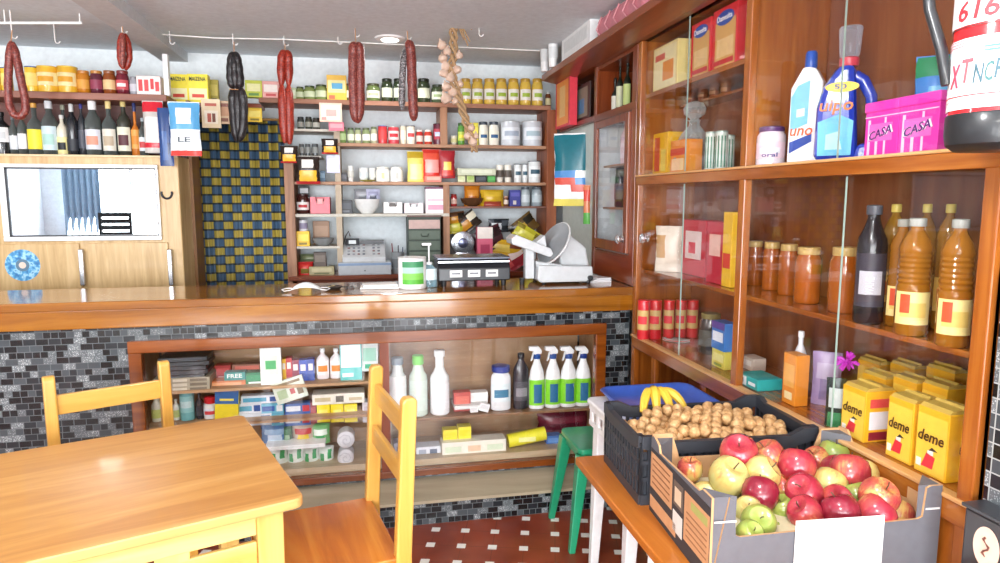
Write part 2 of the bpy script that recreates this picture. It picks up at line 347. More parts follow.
# ================================================================ the room
white=mat('E6E9EC',.85); ceilm=mat('E2EAF0',.9)
X0=1.33                      # front plane of the right-hand cabinets
struct(B(-4.6,2.2,-2.6,4.95,-.1,0).build('floor',floor_mat()))
struct(B(-4.6,2.2,-2.6,4.95,2.5,2.6).build('ceiling',ceilm))
struct(B(-4.6,2.2,4.85,4.95,0,2.5).build('wall_back',mat('EDF3F6',.85)))
struct(B(-4.7,-4.6,-2.6,4.95,0,2.5).build('wall_left',white))
struct(B(1.66,2.2,1.17,4.85,0,2.5).build('wall_right',white))
struct(B(1.335,2.2,-2.6,1.168,0,2.5).build('wall_pillar',white))
struct(B(1.325,1.335,-1.5,1.168,.0,1.385).build('trim_1',mosaic('square_mosaic_wall_tiles','x',True,.034,.033)))
struct(B(-1.28,-1.12,-2.6,4.85,2.44,2.5).build('trim_2',mat('D4D6D8',.9)))
# front wall with two shop windows and a door opening; daylight comes in here
fw=MB()
for a,b,c,d in ((-4.6,-4.3,0,2.5),(-2.5,-2.3,0,2.5),(-.6,-.45,0,2.5),(1.2,2.2,0,2.5),(-4.3,1.2,2.25,2.5),(-4.3,-2.5,0,.75),(-2.3,-.6,0,.75)): fw.box(a,b,-2.7,-2.6,c,d)
struct(fw.build('wall_front',white))
for i,(a,b,z0) in enumerate(((-4.3,-2.5,.75),(-2.3,-.6,.75))):
    w=MB()
    for (p,q,r,s) in ((a,a+.06,z0,2.25),(b-.06,b,z0,2.25),(a,b,z0,z0+.06),(a,b,2.19,2.25),((a+b)/2-.03,(a+b)/2+.03,z0,2.25)): w.box(p,q,-2.68,-2.62,r,s)
    struct(w.build('window_%d'%(i+1),mat('F0F0EE',.4)))
w=MB()
for (p,q,r,s) in ((-.45,-.39,0,2.25),(1.14,1.2,0,2.25),(-.45,1.2,2.19,2.25),(.34,.41,0,2.25)): w.box(p,q,-2.68,-2.62,r,s)
struct(w.build('door_1',mat('F0F0EE',.4)))
# ================================================================ counter
ct=thing('shop_counter','long shop counter with varnished wooden top and grey mosaic tile front','counter',(0,3.3,0))
def ch(o,p):
    o.parent=p; o.matrix_parent_inverse=Matrix.Translation(-Vector(p.location)) if p.rotation_euler[2]==0 else Matrix.LocRotScale(p.location,p.rotation_euler,None).inverted(); return o
tile=mosaic('dark_mosaic_tiles','y')
ch(B(-3.4,1.325,3.15,3.64,1.065,1.105).build('worktop',counterw('x'),bevel=.006),ct)
ch(B(-3.4,1.325,3.155,3.2,.985,1.066).build('front_board',counterw('x'),bevel=.004),ct)
tf=MB(); tf.box(-3.4,-1.05,3.2,3.6,.135,.985); tf.box(1.2,1.325,3.2,3.6,.135,.985); tf.box(-1.05,1.2,3.2,3.6,.92,.985); tf.box(-1.05,1.2,3.2,3.6,.112,.19); tf.box(-1.05,1.2,3.57,3.6,.19,.92); tf.box(-3.4,1.325,3.04,3.6,0,.112)
ch(tf.build('tiled_front',tile),ct)
lg=MB(); lg.prism([(3.02,.112),(3.02,.126),(3.2,.168),(3.2,.112)],-3.4,1.325,'yz')
ch(lg.build('foot_ledge',wood('beige_ledge_tile','9C9078','AC9F86','BCB098','x',.4,.3,.2)),ct)
# showcase built into the counter front
sc_=thing('glass_showcase','low wooden showcase with glass front set into the tiled counter','showcase',(0,3.3,.19))
fr=MB(); z0,z1=.19,.92; a,b=-1.05,1.19
fr.box(a,b,3.165,3.215,z1-.055,z1); fr.box(a,b,3.165,3.215,z0,z0+.033); fr.box(a,a+.055,3.167,3.213,z0+.033,z1-.055); fr.box(b-.055,b,3.167,3.213,z0+.033,z1-.055)
ch(fr.build('frame',wood('case_frame_wood','602C08','7A3C0C','945018','x',.6,.25,.4),bevel=.004),sc_)
SB0=on(300,463,'y',3.29).z-.001
xm=on(385,400,'y',3.2).x
ch(B(xm-.022,xm+.022,3.17,3.55,z0+.033,z1-.055).build('divider',dkred('z')),sc_)
kb=wood('case_back_board','9A7450','AE8862','C09C74','x',.5,.5,0)
ch(B(a+.03,b-.03,3.55,3.567,z0,z1).build('back_panel',kb),sc_)
for q0 in (a+.004,b-.016): ch(B(q0,q0+.012,3.215,3.56,z0,z1).build('side_board',kb),sc_)
ch(B(a+.03,b-.03,3.215,3.56,z1-.01,z1-.001).build('top_board',kb),sc_)
ch(B(a+.03,b-.03,3.22,3.55,z0+.01,SB0).build('bottom_board',wood('pale_case_board','A88E6E','BDA686','D0BC9C','x',.5,.4,.2)),sc_)
S1=on(250,387,'y',3.24).z; S2=on(250,421,'y',3.24).z; S3=on(500,413,'y',3.24).z; SB=z0+.047
for q,(p0,p1,z) in enumerate(((a+.03,xm-.02,S1),(a+.03,xm-.02,S2),(xm+.02,b-.03,S3))):
    ch(B(p0,p1,3.235,3.55,z-.014,z-.001).build('shelf',kb if q<2 else wood('case_shelf','6E4A30','85603F','9A7450','x',.5,.4,.2)),sc_)
ch(B(a+.055,xm+.03,3.206,3.21,z0+.033,z1-.055).build('glass_pane',glass()),sc_)
ch(B(xm-.03,b-.055,3.196,3.2,z0+.033,z1-.055).build('glass_pane',glass()),sc_)
# ================================================================ right-hand display cabinet
cb=thing('display_cabinet','tall varnished reddish-brown wall cabinet with sliding glass doors','cabinet',(1.5,2.1,0))
YN,YM,YF=1.21,2.19,3.13     # near end, middle post, far end
XB=1.63
R=red
def cp(name,mb,m,bevel=.003): return ch(mb.build(name,m,bevel=bevel),cb)
cp('side_panel',B(X0+.004,XB,YN-.02,YN,0,2.32),R('z')); cp('side_panel',B(X0+.004,XB,YF,YF+.02,.0,2.32),R('z'))
cp('back_panel',B(XB,XB+.02,YN-.02,YF+.02,0,2.34),wood('cabinet_back','6C3414','844820','985C30','z',.5,.35,.3))
for (y,w) in ((YN,.032),(YM,.03),(YF+.005,.03)): cp('stile',B(X0-.01,X0+.02,y-w/2-.004,y+w/2+.004,0,2.3),R('z'))
cp('rail',B(X0-.012,X0+.02,YN-.02,YF+.02,1.615,1.655),R('y')); cp('rail_lip',B(X0-.016,X0+.01,YN-.02,YF+.02,1.655,1.664),wood('pale_lip','C08A50','D2A068','E0B480','y',.5,.4,.1))
cp('shelf',B(X0+.0,XB,YN,YF,1.636,1.66),R('y'))
cp('rail',B(X0-.012,X0+.02,YN-.02,YF+.02,.80,.855),R('y')); cp('rail_lip',B(X0-.018,X0+.014,YN-.02,YF+.02,.855,.866),wood('pale_lip','C08A50','D2A068','E0B480','y',.5,.4,.1))
cp('shelf',B(X0+.0,XB,YN,YF,.83,.862),R('y'))
cp('shelf',B(X0+.035,XB,YN,YM,1.18,1.197),R('y')); cp('shelf',B(X0+.035,XB,YM,YF,1.18,1.197),R('y'))
cp('shelf',B(X0+.015,XB,YM,YF,2.03,2.05),R('y'))
cp('top_board',B(X0,XB,YN-.02,YF+.02,2.30,2.33),R('y'))
cp('bottom_board',B(X0,XB,YN,YF,.06,.085),R('y')); cp('plinth',B(X0+.01,X0+.03,YN,YF,0,.06),dkred('y'))
for (y0,y1) in ((YN+.02,(YN+YM)/2),((YN+YM)/2,YM-.02)): 
    for z0,z1 in ((.09,.8),):
        d=MB(); d.box(X0+.0,X0+.018,y0,y0+.05,z0,z1); d.box(X0+.0,X0+.018,y1-.05,y1,z0,z1); d.box(X0,X0+.018,y0+.05,y1-.05,z0,z0+.05); d.box(X0,X0+.018,y0+.05,y1-.05,z1-.05,z1); d.box(X0+.006,X0+.012,y0+.05,y1-.05,z0+.05,z1-.05)
        cp('door',d,R('z'))
for y in (2.42,2.9): cp('stile',B(X0-.005,X0+.02,y-.02,y+.02,.085,.8),R('z'))
cp('partition',B(X0+.02,XB,YM-.01,YM+.01,1.66,2.3),R('z'))
gl=glass('cabinet_pane_glass',refl=1.0)
def pane(y0,y1,z0,z1,x): ch(B(x,x+.004,y0,y1,z0,z1).build('glass_pane',gl),cb); ch(B(x-.0006,x+.0046,y0-.001,y0+.001,z0,z1).build('pane_edge',mat('8FA398',.3)),cb)
for z0,z1 in ((.866,1.612),(1.664,2.298)):
    pane(1.675 if z0<1 else 1.72,YM-.015,z0,z1,X0+.004); pane(YN+.017,1.735 if z0<1 else 1.79,z0,z1,X0+.012)
    pane(2.66,YF-.012,z0,z1,X0+.004); 
    if z0<1: pane(YM+.015,2.72,z0,z1,X0+.012)
    else: pane(YM+.015,2.64,z0,z1,X0+.012)
# long cornice over the cabinets, its front overhanging
cn=MB(); cn.prism([(1.17,2.325),(1.17,2.362),(1.66,2.362),(1.66,2.335),(1.36,2.30),(1.30,2.30)],1.15,4.42,'xz')
ch(cn.build('cornice',wood('cornice_wood','6A3016','86421E','9E562C','y',.5,.35,.25),bevel=.003),cb)
# far cupboard behind the counter
zt_c=on(612,108,'x',X0).z-.052; zd_c=on(612,250,'x',X0).z-.008
wc=thing('wall_cupboard','dark red wooden cupboard with small glass door behind the counter end','cupboard',(1.5,3.5,1.1))
D=dkred
y0,y1=3.17,3.80
def wp(name,mb,m,bevel=.003,p=None): 
    o=mb.build(name,m,bevel=bevel); return ch(o,wc)
wp('side_panel',B(X0+.004,XB,y1-.02,y1,1.106,2.3),D('z')); wp('side_panel',B(X0+.004,XB,y0,y0+.015,1.106,2.3),D('z'))
wp('back_panel',B(X0+.22,X0+.235,y0+.016,y1-.021,1.106,zt_c),mat('D4DADC',.6)); wp('back_panel',B(XB,XB+.02,y0,y1,1.106,2.3),D('z'))
for q0 in (y0+.0155,y1-.0235): wp('inner_lining',B(X0+.02,X0+.22,q0,q0+.003,zd_c,zt_c),mat('D4DADC',.6))
for y,w in ((y0+.03,.06),(y1-.02,.04)): wp('stile',B(X0-.008,X0+.012,y-w/2,y+w/2,1.106,2.3),D('z'))
zt=on(612,108,'x',X0).z; zd=on(612,250,'x',X0).z
wp('shelf',B(X0-.01,XB,y0,y1,zt-.05,zt-.01),D('y')); wp('top_board',B(X0,XB,y0,y1,2.28,2.3),D('y'))
wp('bottom_panel',B(X0-.004,X0+.012,y0,y1,1.106,zd-.02),D('y'))
wp('bottom_board',B(X0,XB,y0,y1,zd-.03,zd-.01),D('y'))
for z in (1.74,1.50): wp('inner_shelf',B(X0+.05,XB,y0+.02,y1-.02,z-.012,z),shelfw('y'))
dr=MB(); a0,a1=y0+.062,y1-.042; dz0,dz1=zd,zt-.055
dr.box(X0-.022,X0-.004,a0,a0+.05,dz0,dz1); dr.box(X0-.022,X0-.004,a1-.05,a1,dz0,dz1); dr.box(X0-.022,X0-.004,a0+.05,a1-.05,dz0,dz0+.055); dr.box(X0-.022,X0-.004,a0+.05,a1-.05,dz1-.04,dz1)
do=wp('door',dr,D('z'))
o=B(X0-.014,X0-.011,a0+.05,a1-.05,dz0+.055,dz1-.04).build('glass_pane',gl); o.parent=do
def knob(y,z,x,par,name='knob'):
    m=MB(); m.lathe([(.014,0),(.018,.004),(.008,.008),(.008,.02),(.022,.026),(.024,.034),(.018,.042),(.006,.045)],16); mx=Matrix.Translation((x,y,z))@Matrix.Rotation(-math.pi/2,4,'Y'); m.V=[mx@v for v in m.V]
    o=m.build(name,mat('E8E8EA',.15,metal=.8),None,True); return o
k=knob(a0+.03,on(620,238,'x',X0).z,X0-.022,do); k.parent=do
ch(knob(3.0,on(646,238,'x',X0).z,X0-.001,cb),cb)
# pale niche at the far end, with two cubby shelves above
nc=thing('pale_wall_panel','pale grey-green panel between the shelving and the glass door cupboard','panel',(1.4,4.1,0))
def np_(name,mb,m): return ch(mb.build(name,m,bevel=.002),nc)
np_('panel_board',B(X0+.02,X0+.06,3.802,4.5,0,2.0),mat('C3CCC6',.6))
np_('cubby_shelf',B(X0-.01,XB,3.802,4.5,2.0,2.03),D('y')); np_('cubby_back',B(X0+.15,X0+.17,3.802,4.5,2.03,2.32),D('y')); np_('cubby_side',B(X0,X0+.15,4.48,4.5,2.03,2.32),D('z'))
# ================================================================ back shelving
BY=4.55; by1=4.82
XL=on(290,200,'y',BY).x; XR=on(546,200,'y',BY).x
bs=thing('back_shelving','open wooden shelving full of groceries on the back wall','shelving',(.35,4.7,0))
def bp(name,mb,m,bevel=.002): return ch(mb.build(name,m,bevel=bevel),bs)
def X(px,Y=BY,py=180): return on(px,py,'y',Y).x
def Z(py,Y=BY,px=420): return on(px,py,'y',Y).z
ZT,Z2,Z3,Z4L,Z4R,ZB=Z(102),Z(144),Z(182),Z(213.5),Z(206.5),Z(273)
ZA1,ZA2=Z(131),Z(245)
LG=mat('C9C4B8',.6); SW=shelfw('x')
bp('shelf',B(X(262),XR+.03,BY,by1,ZT-.03,ZT),wood('top_shelf_wood','7A4C34','946248','A8775C','x',.7,.5,0))
bp('shelf',B(X(338),XR,BY,by1,Z2-.022,Z2),SW); bp('shelf',B(XL,XR,BY,by1,Z3-.02,Z3),SW)
bp('shelf',B(XL,X(449),BY,by1,Z4L-.02,Z4L),LG); bp('shelf',B(X(449),XR,BY,by1,Z4R-.014,Z4R),wood('dark_shelf','5A3828','70483A','85594A','x',.7,.5,0))
bp('shelf',B(XL,X(338),BY,by1,ZA1-.016,ZA1),LG); bp('shelf',B(XL,X(338),BY,by1,ZA2-.016,ZA2),LG)
PW=wood('post_wood','7E5438','9A6C4C','AE8060','z',.7,.5,0)
bp('side_post',B(XL-.03,XL+.03,BY-.02,by1,0,Z(150)),PW); bp('side_post',B(XR,XR+.07,BY-.02,by1,0,ZT-.03),wood('post_red','7A3E20','94502C','A8643C','z',.7,.5,0))
bp('divider',B(X(335),X(341),BY+.002,by1,ZB,ZT-.03),mat('B9A892',.6)); bp('divider',B(X(443),X(449.5),BY+.002,by1,ZB,Z3-.02),PW); bp('divider',B(X(441),X(448),BY+.002,by1,Z2,ZT-.03),PW)
bp('base_cabinet',B(XL,XR,BY-.02,by1,0,ZB-.03),D('x')); bp('worktop',B(XL-.02,XR+.02,BY-.05,by1,ZB-.03,ZB),D('x'))
bp('back_board',B(XL,XR,by1,by1+.02,ZB,ZT-.03),mat('E2EAEE',.7))
# ================================================================ fridge, wooden back and jar shelf on the left
FY=4.15
fx1=on(183,250,'y',FY).x; fz1=on(90,155,'y',FY).z
fg=thing('back_bar_fridge','pale oak veneered back bar fridge with wide mirrored glass window','fridge',(-2,4.4,0))
def fp(name,mb,m,bevel=.003): return ch(mb.build(name,m,bevel=bevel),fg)
fp('body',B(-3.4,fx1,FY,4.8,0,fz1),oakp('z'),.006)
wx0,wx1=on(8,200,'y',FY).x,on(158,200,'y',FY).x; wz0,wz1=on(90,236,'y',FY).z,on(90,168,'y',FY).z
f=MB(); e=.03
f.box(wx0-e,wx1+e*.4,FY-.02,FY-.001,wz1,wz1+.02); f.box(wx0-e,wx1+e*.4,FY-.02,FY-.001,wz0-.025,wz0); f.box(wx0-e,wx0,FY-.019,FY-.001,wz0,wz1); f.box(wx1,wx1+e*.4,FY-.019,FY-.001,wz0,wz1)
fp('window_surround',f,mat('E9E9E8',.3,metal=.3))
g_=MB(); g_.box(wx0,wx1,FY-.0135,FY-.009,wz1-.008,wz1); g_.box(wx0,wx1,FY-.0135,FY-.009,wz0,wz0+.008); g_.box(wx0,wx0+.01,FY-.0135,FY-.009,wz0,wz1); g_.box(wx1-.006,wx1,FY-.0135,FY-.009,wz0,wz1); fp('window_gasket',g_,mat('2C3036',.4),0)
fp('mirror_glass',B(wx0,wx1,FY-.008,FY-.001,wz0,wz1),mat('D8E0E4',.0,metal=1),0)
bz=on(100,243,'y',FY).z
for (p0,p1) in ((-20,82),(90,170)):
    o=fp('lower_door',B(on(p0,270,'y',FY).x,on(p1,270,'y',FY).x,FY-.014,FY-.001,.75,bz),oakp('z'),.003)
    hx=on(p1+1.5,265,'y',FY).x
    h=B(hx-.012,hx+.012,FY-.035,FY-.012,on(p1,285,'y',FY).z,on(p1,249,'y',FY).z).build('handle',mat('B8B8BA',.25,metal=.9),bevel=.004); h.parent=o; o.matrix_parent_inverse=o.matrix_parent_inverse; 
hs=MB(); c0=on(167,193,'y',FY)
hs.tube([(c0.x+.028*math.cos(a),FY-.008,c0.z+.032*math.sin(a)) for a in [math.radians(165+i*21) for i in range(11)]],.006,8); hs_o=fp('horseshoe_emblem',hs,mat('3A3A3E',.4,metal=.5),0)
s0=on(24,265,'y',FY)
def disc(r,x,y,z,th=.001): 
    m=MB(); m.lathe([(r,0),(r,th)],28); mx=Matrix.Translation((x,y,z))@Matrix.Rotation(math.pi/2,4,'X'); m.V=[mx@v for v in m.V]; return m
def sticker_mat():
    m,nt,bb=nodes('blue_printed_sticker'); L=nt.links.new; tc=nt.nodes.new('ShaderNodeTexCoord'); n=nt.nodes.new('ShaderNodeTexNoise'); n.inputs['Scale'].default_value=38; n.inputs['Detail'].default_value=3; L(tc.outputs['Object'],n.inputs['Vector'])
    L(ramp(nt,n.outputs['Fac'],[(.35,'2E6EA8'),(.48,'4A9CCC'),(.58,'A8D4E8'),(.7,'3A84B8')]),bb.inputs['Base Color']); return m
fp('round_sticker',disc(.088,s0.x,FY-.0145,s0.z),sticker_mat(),0); fp('sticker_centre',disc(.034,s0.x,FY-.0155,s0.z),mat('5A7A90',.4),0); fp('sticker_figure',disc(.018,s0.x,FY-.0165,s0.z),mat('E0CCBC',.4),0)
for s,z in (('SAGRES',.072),('MAR',-.072)):
    pass
fp('top_trim',B(-3.4,fx1,FY-.01,FY+.02,fz1-.012,fz1+.001),mat('D8C49A',.4))
JZ=on(80,92,'y',4.25).z; jx1=on(166,92,'y',4.25).x
js=thing('jar_shelf','dark brown wooden shelf of jars above the liquor bottles','shelf',(-2,4.5,fz1))
ch(B(-3.4,jx1,4.25,4.5,JZ-.04,JZ-.002).build('shelf_board',wood('jar_shelf_wood','6E4030','8A5644','9E6A56','x',.7,.45,0),bevel=.003),js)
ch(B(-3.4,jx1,4.5,4.52,fz1,JZ-.04).build('back_board',wood('dark_brown_board','4A2620','5E342C','704238','x',.7,.5,0)),js)
ch(B(jx1-.02,jx1,4.3,4.5,fz1,JZ-.04).build('bracket',D('z')),js)
tag(B(on(163,70,'y',4.3).x,on(168,70,'y',4.3).x,4.3,4.34,JZ,on(166,54,'y',4.3).z).build('white_upright',mat('EEF0F2',.5)),'slim white upright rising from the right end of the jar shelf','upright')
struct(ch(B(fx1+.0,on(194,200,'y',4.4).x,4.4,4.8,0,Z(100,4.4,180)).build('trim_3',wood('brown_partition','6A4424','82582F','956A3C','z',.6,.45,.1)),js)).parent=None
# curtain
cx0,cx1=on(190,200,'y',4.58).x,on(286,200,'y',4.58).x; cz=on(240,118,'y',4.58).z
V=[];Fc=[];n=60
for i in range(n+1):
    x=cx0+(cx1-cx0)*i/n; y=4.58+.012*math.sin(i*1.1)+.006*math.sin(i*2.9)
    V+= [(x,y,.05),(x,y,cz)]
for i in range(n): Fc.append([2*i,2*i+2,2*i+3,2*i+1])
c_=obj('door_curtain',V,Fc,curtain_mat(),None,True); sd=c_.modifiers.new('s','SOLIDIFY'); sd.thickness=.004
tag(c_,'checked ochre and dark blue curtain hanging in the back doorway','curtain')
hd=B(cx0-.02,X(263),4.56,4.6,cz-.005,Z(103,4.56,240)).build('door_header',wood('dark_brown_board','4A2620','5E342C','704238','x',.7,.5,0)); tag(hd,'dark brown header board over the checked doorway curtain','board')
rd=MB().tube([(cx0-.01,4.545,cz-.01),(cx1+.01,4.545,cz-.01)],.008).build('curtain_rod',mat('8A6A3A',.4)); tag(rd,'thin brown rod along the top of the checked curtain','rod')
# ceiling lamp, cable and hooks
lp=thing('ceiling_lamp','small round white recessed ceiling lamp above the counter','lamp',(.169,4.176,2.5))
m=MB().lathe([(.05,-.012),(.085,-.008),(.09,0)],24); o=m.build('rim',mat('F4F4F4',.4),lp,True)
MB().lathe([(.05,-.016),(.055,-.01)],24).build('bulb_glass',mat('FFFDF4',.4,emit=3),lp,True)
ca=MB(); pts=[on(px,py,'y',4.28) for px,py in [(132,32),(170,35),(215,38),(284,38),(355,39),(440,40),(540,42)]]; pts=[Vector((p.x,4.28,min(p.z,2.488))) for p in pts]
ca.tube(pts,.004,6); tag(ca.build('ceiling_cable',mat('F2F2F0',.5),None,True),'white cable running along the ceiling above the back shelves','cable')
ra=MB(); ra.tube([on(-60,24,'y',3.95),on(0,23,'y',3.95),on(82,23,'y',3.95)],.007,6); 
for px in (-40,5,80): q=on(px,23,'y',3.95); ra.tube([q,(q.x,q.y,2.499)],.003,6)
tag(ra.build('hanging_rail',mat('F0F0EE',.4),None,True),'short white rail at the upper left carrying the looped sausage','rail')
def hook(px,py,Y,label,top=2.499):
    p=on(px,py,'y',Y); p.z=min(p.z,2.47); m=MB(); m.tube([(p.x,Y,top),(p.x,Y,p.z+.012)]+[(p.x+.012+.012*math.cos(a),Y,p.z+.012*math.sin(a)) for a in [math.radians(180+i*30) for i in range(7)]],.0028,6)
    tag(m.build('ceiling_hook',mat('EDEDEB',.4),None,True),label,'hook','white hooks in the ceiling'); return p
for px,py,Y,l in ((12,36,3.95,'white hook on the rail carrying the looped brown sausage'),(122,31,3.95,'white hook above the short folded reddish sausage'),(233,43,4.25,'white hook holding the long black sausage'),(284,44,4.25,'white hook holding the bright red sausage before the curtain edge'),(355,32,4.0,'white hook holding the wide brown sausage beside the baking powder box'),(407,34,4.0,'white hook holding the brown and silver sausage pair'),(450,27,3.9,'white hook carrying the top of the garlic braid'),(479,24,3.85,'empty white hook right of the garlic braid'),(338,42,4.2,'small empty hook left of the wide brown sausage'),(170,42,4.25,'small empty hook between the jar shelf and the black sausage'),(55,41,4.2,'small empty hook over the yellow tins at left')): hook(px,py,Y,l)

V=[];Fc=[]
for i in range(31): x=-4.28+.5*i/30; y=-2.5+.03*math.sin(i*1.3); V+=[(x,y,.6),(x,y,2.28)]
for i in range(30): Fc.append([2*i,2*i+2,2*i+3,2*i+1])
o=obj('window_curtain',V,Fc,mat('8FA6BC',.8),None,True); q=o.modifiers.new('s','SOLIDIFY'); q.thickness=.004; tag(o,'grey-blue curtain at the shop window, seen reflected in the fridge glass','curtain')
bc=thing('bar_chair','black slatted high chair by the window, seen reflected in the fridge glass','chair',(-3.35,-1.9,0)); K=mat('1E2022',.4)
for x in (-.19,.19): MB().box(x-.018,x+.018,.16,.2,0,1.36).build('back_post',K,bc); MB().box(x-.018,x+.018,-.2,-.16,0,.72).build('leg',K,bc)
for i in range(6): MB().box(-.172,.172,.17,.19,.86+i*.088,.92+i*.088).build('back_slat',K,bc)
MB().box(-.21,.21,-.21,.21,.72,.75).build('seat',K,bc,bevel=.005)
# ================================================================ table and chairs
PN=pale
tb=thing('dining_table','light pine dining table with rounded corners, bare top, in the left foreground','table')
ang=math.radians(20.5); ux=Vector((math.cos(ang),math.sin(ang),0)); vy=Vector((-math.sin(ang),math.cos(ang),0))
TL,TD=1.25,.82
cen=Vector((-.178,1.785,0))-ux*(TL/2)+vy*(TD/2); tb.location=cen; tb.rotation_euler=(0,0,ang)
def rrect(x0,x1,y0,y1,r,n=5):
    P=[]
    for cx,cy,a in ((x1-r,y0+r,-90),(x1-r,y1-r,0),(x0+r,y1-r,90),(x0+r,y0+r,180)):
        for i in range(n+1): t=math.radians(a+90*i/n); P.append((cx+r*math.cos(t),cy+r*math.sin(t)))
    return P
MB().prism(rrect(-TL/2,TL/2,-TD/2,TD/2,.03),.722,.75,'xy').build('table_top',pine('x'),tb,bevel=.004)
for sx in(-1,1):
    for sy in (-1,1):
        MB().prism([(-.035,.722),(.035,.722),(.028,0),(-.028,0)],-.035,.035,'xz').build('leg',PN('z'),tb,bevel=.004,loc=(sx*(TL/2-.085),sy*(TD/2-.07),0))
for sy in(-1,1):
    y=sy*(TD/2-.055)
    MB().box(-TL/2+.12,TL/2-.12,y-.011,y+.011,.655,.722).build('apron',PN('x'),tb,bevel=.003)
    MB().box(-TL/2+.12,TL/2-.12,y-.008,y+.008,.56,.635).build('lower_rail',PN('x'),tb,bevel=.003)
    for k in range(3): MB().box(-.3+k*.3-.04,-.3+k*.3+.04,y-.009,y+.009,.634,.656).build('spacer_block',PN('z'),tb)
for sx in(-1,1):
    x=sx*(TL/2-.06); MB().box(x-.011,x+.011,-TD/2+.105,TD/2-.105,.62,.722).build('apron',PN('y'),tb,bevel=.003)
def chair(name,label,loc,rz,W=.42,Dp=.40,top=.95,sz=.455,rails=((-.135,-.065,.03),(-.285,-.215,.015))):
    t=thing(name,label,'chair',loc,rz)
    MB().prism(rrect(-W/2-.015,W/2+.015,-Dp/2-.02,Dp/2-.0,.02),sz-.022,sz,'xy').build('seat',red('x') if False else wood('orange_seat_wood','A8571A','C67226','DA8C3A','x',.5,.18,.5),t,bevel=.004)
    yb=Dp/2
    for s in (-1,1):
        x=s*(W/2)
        pts=[(yb-.005,0),(yb+.035,0),(yb+.03,sz),(yb+.055,top-.01),(yb+.045,top),(yb+.018,top),(yb+.008,top-.012),(yb-.02,sz),(yb-.02,sz-.05)]
        MB().prism(pts,x-.02,x+.02,'yz').build('back_post',chairw('z'),t,bevel=.006)
        MB().prism([(-.02,sz-.022),(.02,sz-.022),(.014,0),(-.014,0)],-.018,.018,'xz').build('leg',chairw('z'),t,bevel=.004,loc=(s*(W/2-.02),-Dp/2+.01,0))
        MB().box(x-.012,x+.012,-Dp/2+.02,yb,sz-.075,sz-.022).build('seat_rail',chairw('y'),t)
        MB().box(x-.01,x+.01,-Dp/2+.02,yb,.16,.19).build('stretcher',chairw('y'),t)
    MB().box(-W/2,W/2,-Dp/2,-Dp/2+.02,sz-.075,sz-.022).build('seat_rail',chairw('x'),t); MB().box(-W/2,W/2,yb-.02,yb-.0,sz-.075,sz-.022).build('seat_rail',chairw('x'),t)
    for a,b,o in [(top+q[0],top+q[1],q[2]) for q in rails]:
        MB().prism([(-W/2+.015,a),(W/2-.015,a),(W/2-.015,b),(-W/2+.015,b)],yb+o-.009,yb+o+.009).build('back_rail',chairw('x'),t,bevel=.004)
    return t
th=math.radians(-80.8); bd=Vector((-math.sin(th),math.cos(th),0))
chair('dining_chair','light pine chair with orange seat at the right side of the table',Vector((.055,2.17,0))-bd*.215,math.radians(-78),.43,.40,.955)
th=math.radians(26); bd=Vector((-math.sin(th),math.cos(th),0))
chair('dining_chair','light pine chair behind the table with only its backrest showing',Vector((-.978,2.74,0))-bd*.215,th,.385,.40,.902,rails=((-.15,-.075,.03),(-.36,-.29,.012)))
# ================================================================ stool, plastic table, bench
st=thing('green_stool','green painted metal stool with splayed legs beside the counter','stool',(1.03,2.82,0))
gm=mat('1F8F66',.3,coat=.4)
MB().prism(rrect(-.14,.14,-.15,.15,.03),.435,.46,'xy').build('seat',gm,st,bevel=.006)
MB().box(-.125,.125,-.135,.135,.40,.436).build('seat_skirt',gm,st)
for sx in(-1,1):
    for sy in(-1,1):
        mx=Matrix.Identity(4); tx,ty=sx*.115,sy*.125; bx,by=sx*.175,sy*.165; n=MB()
        V=[];w0,w1=.028,.014
        for (x,y,z,w) in ((bx,by,0,w1),(tx,ty,.43,w0)):
            for a,b in ((-w,-w),(w,-w),(w,w),(-w,w)): V.append((x+a,y+b,z))
        obj('leg',V,[[0,3,2,1],[4,5,6,7],[0,1,5,4],[1,2,6,5],[2,3,7,6],[3,0,4,7]],gm,st,bevel=.004)
pm=mat('F1F1F0',.35,coat=.2)
pt=thing('plastic_table','white plastic garden table behind the black crate','table',(1.10,2.36,0))
px0,px1,py0,py1=-.225,.22,-.2,.2
MB().prism(rrect(px0,px1,py0,py1,.03),.715,.735,'xy').build('table_top',pm,pt,bevel=.006)
for y in(py0+.012,py1-.012):
    MB().box(px0+.03,px1-.03,y-.005,y+.005,.66,.716).build('apron',pm,pt)
for x in(px0+.012,px1-.012):
    m=MB(); m.box(x-.005,x+.005,py0+.03,py1-.03,.695,.716); m.box(x-.005,x+.005,py0+.03,py1-.03,.63,.65)
    for q in range(5): yy=py0+.05+q*(py1-py0-.1)/4; m.box(x-.005,x+.005,yy-.012,yy+.012,.65,.695)
    m.build('slotted_apron',pm,pt)
for sx in(-1,1):
    for sy in(-1,1):
        tx,ty=sx*.155,sy*.17; bx,by=sx*.185,sy*.18; V=[]
        for (x,y,z,w) in ((bx,by,0,.017),(tx,ty,.72,.032)):
            for a,b in ((-w,-w),(w,-w),(w,w),(-w,w)): V.append((x+a,y+b,z))
        obj('leg',V,[[0,3,2,1],[4,5,6,7],[0,1,5,4],[1,2,6,5],[2,3,7,6],[3,0,4,7]],pm,pt,bevel=.005)
bt=thing('plastic_tray','blue plastic tray resting on the white garden table','tray',(1.12,2.37,.735))
bl=mat('3F63C0',.35,coat=.3); m=MB(); P0=rrect(-.17,.17,-.14,.14,.04); P1=rrect(-.195,.195,-.175,.175,.05)
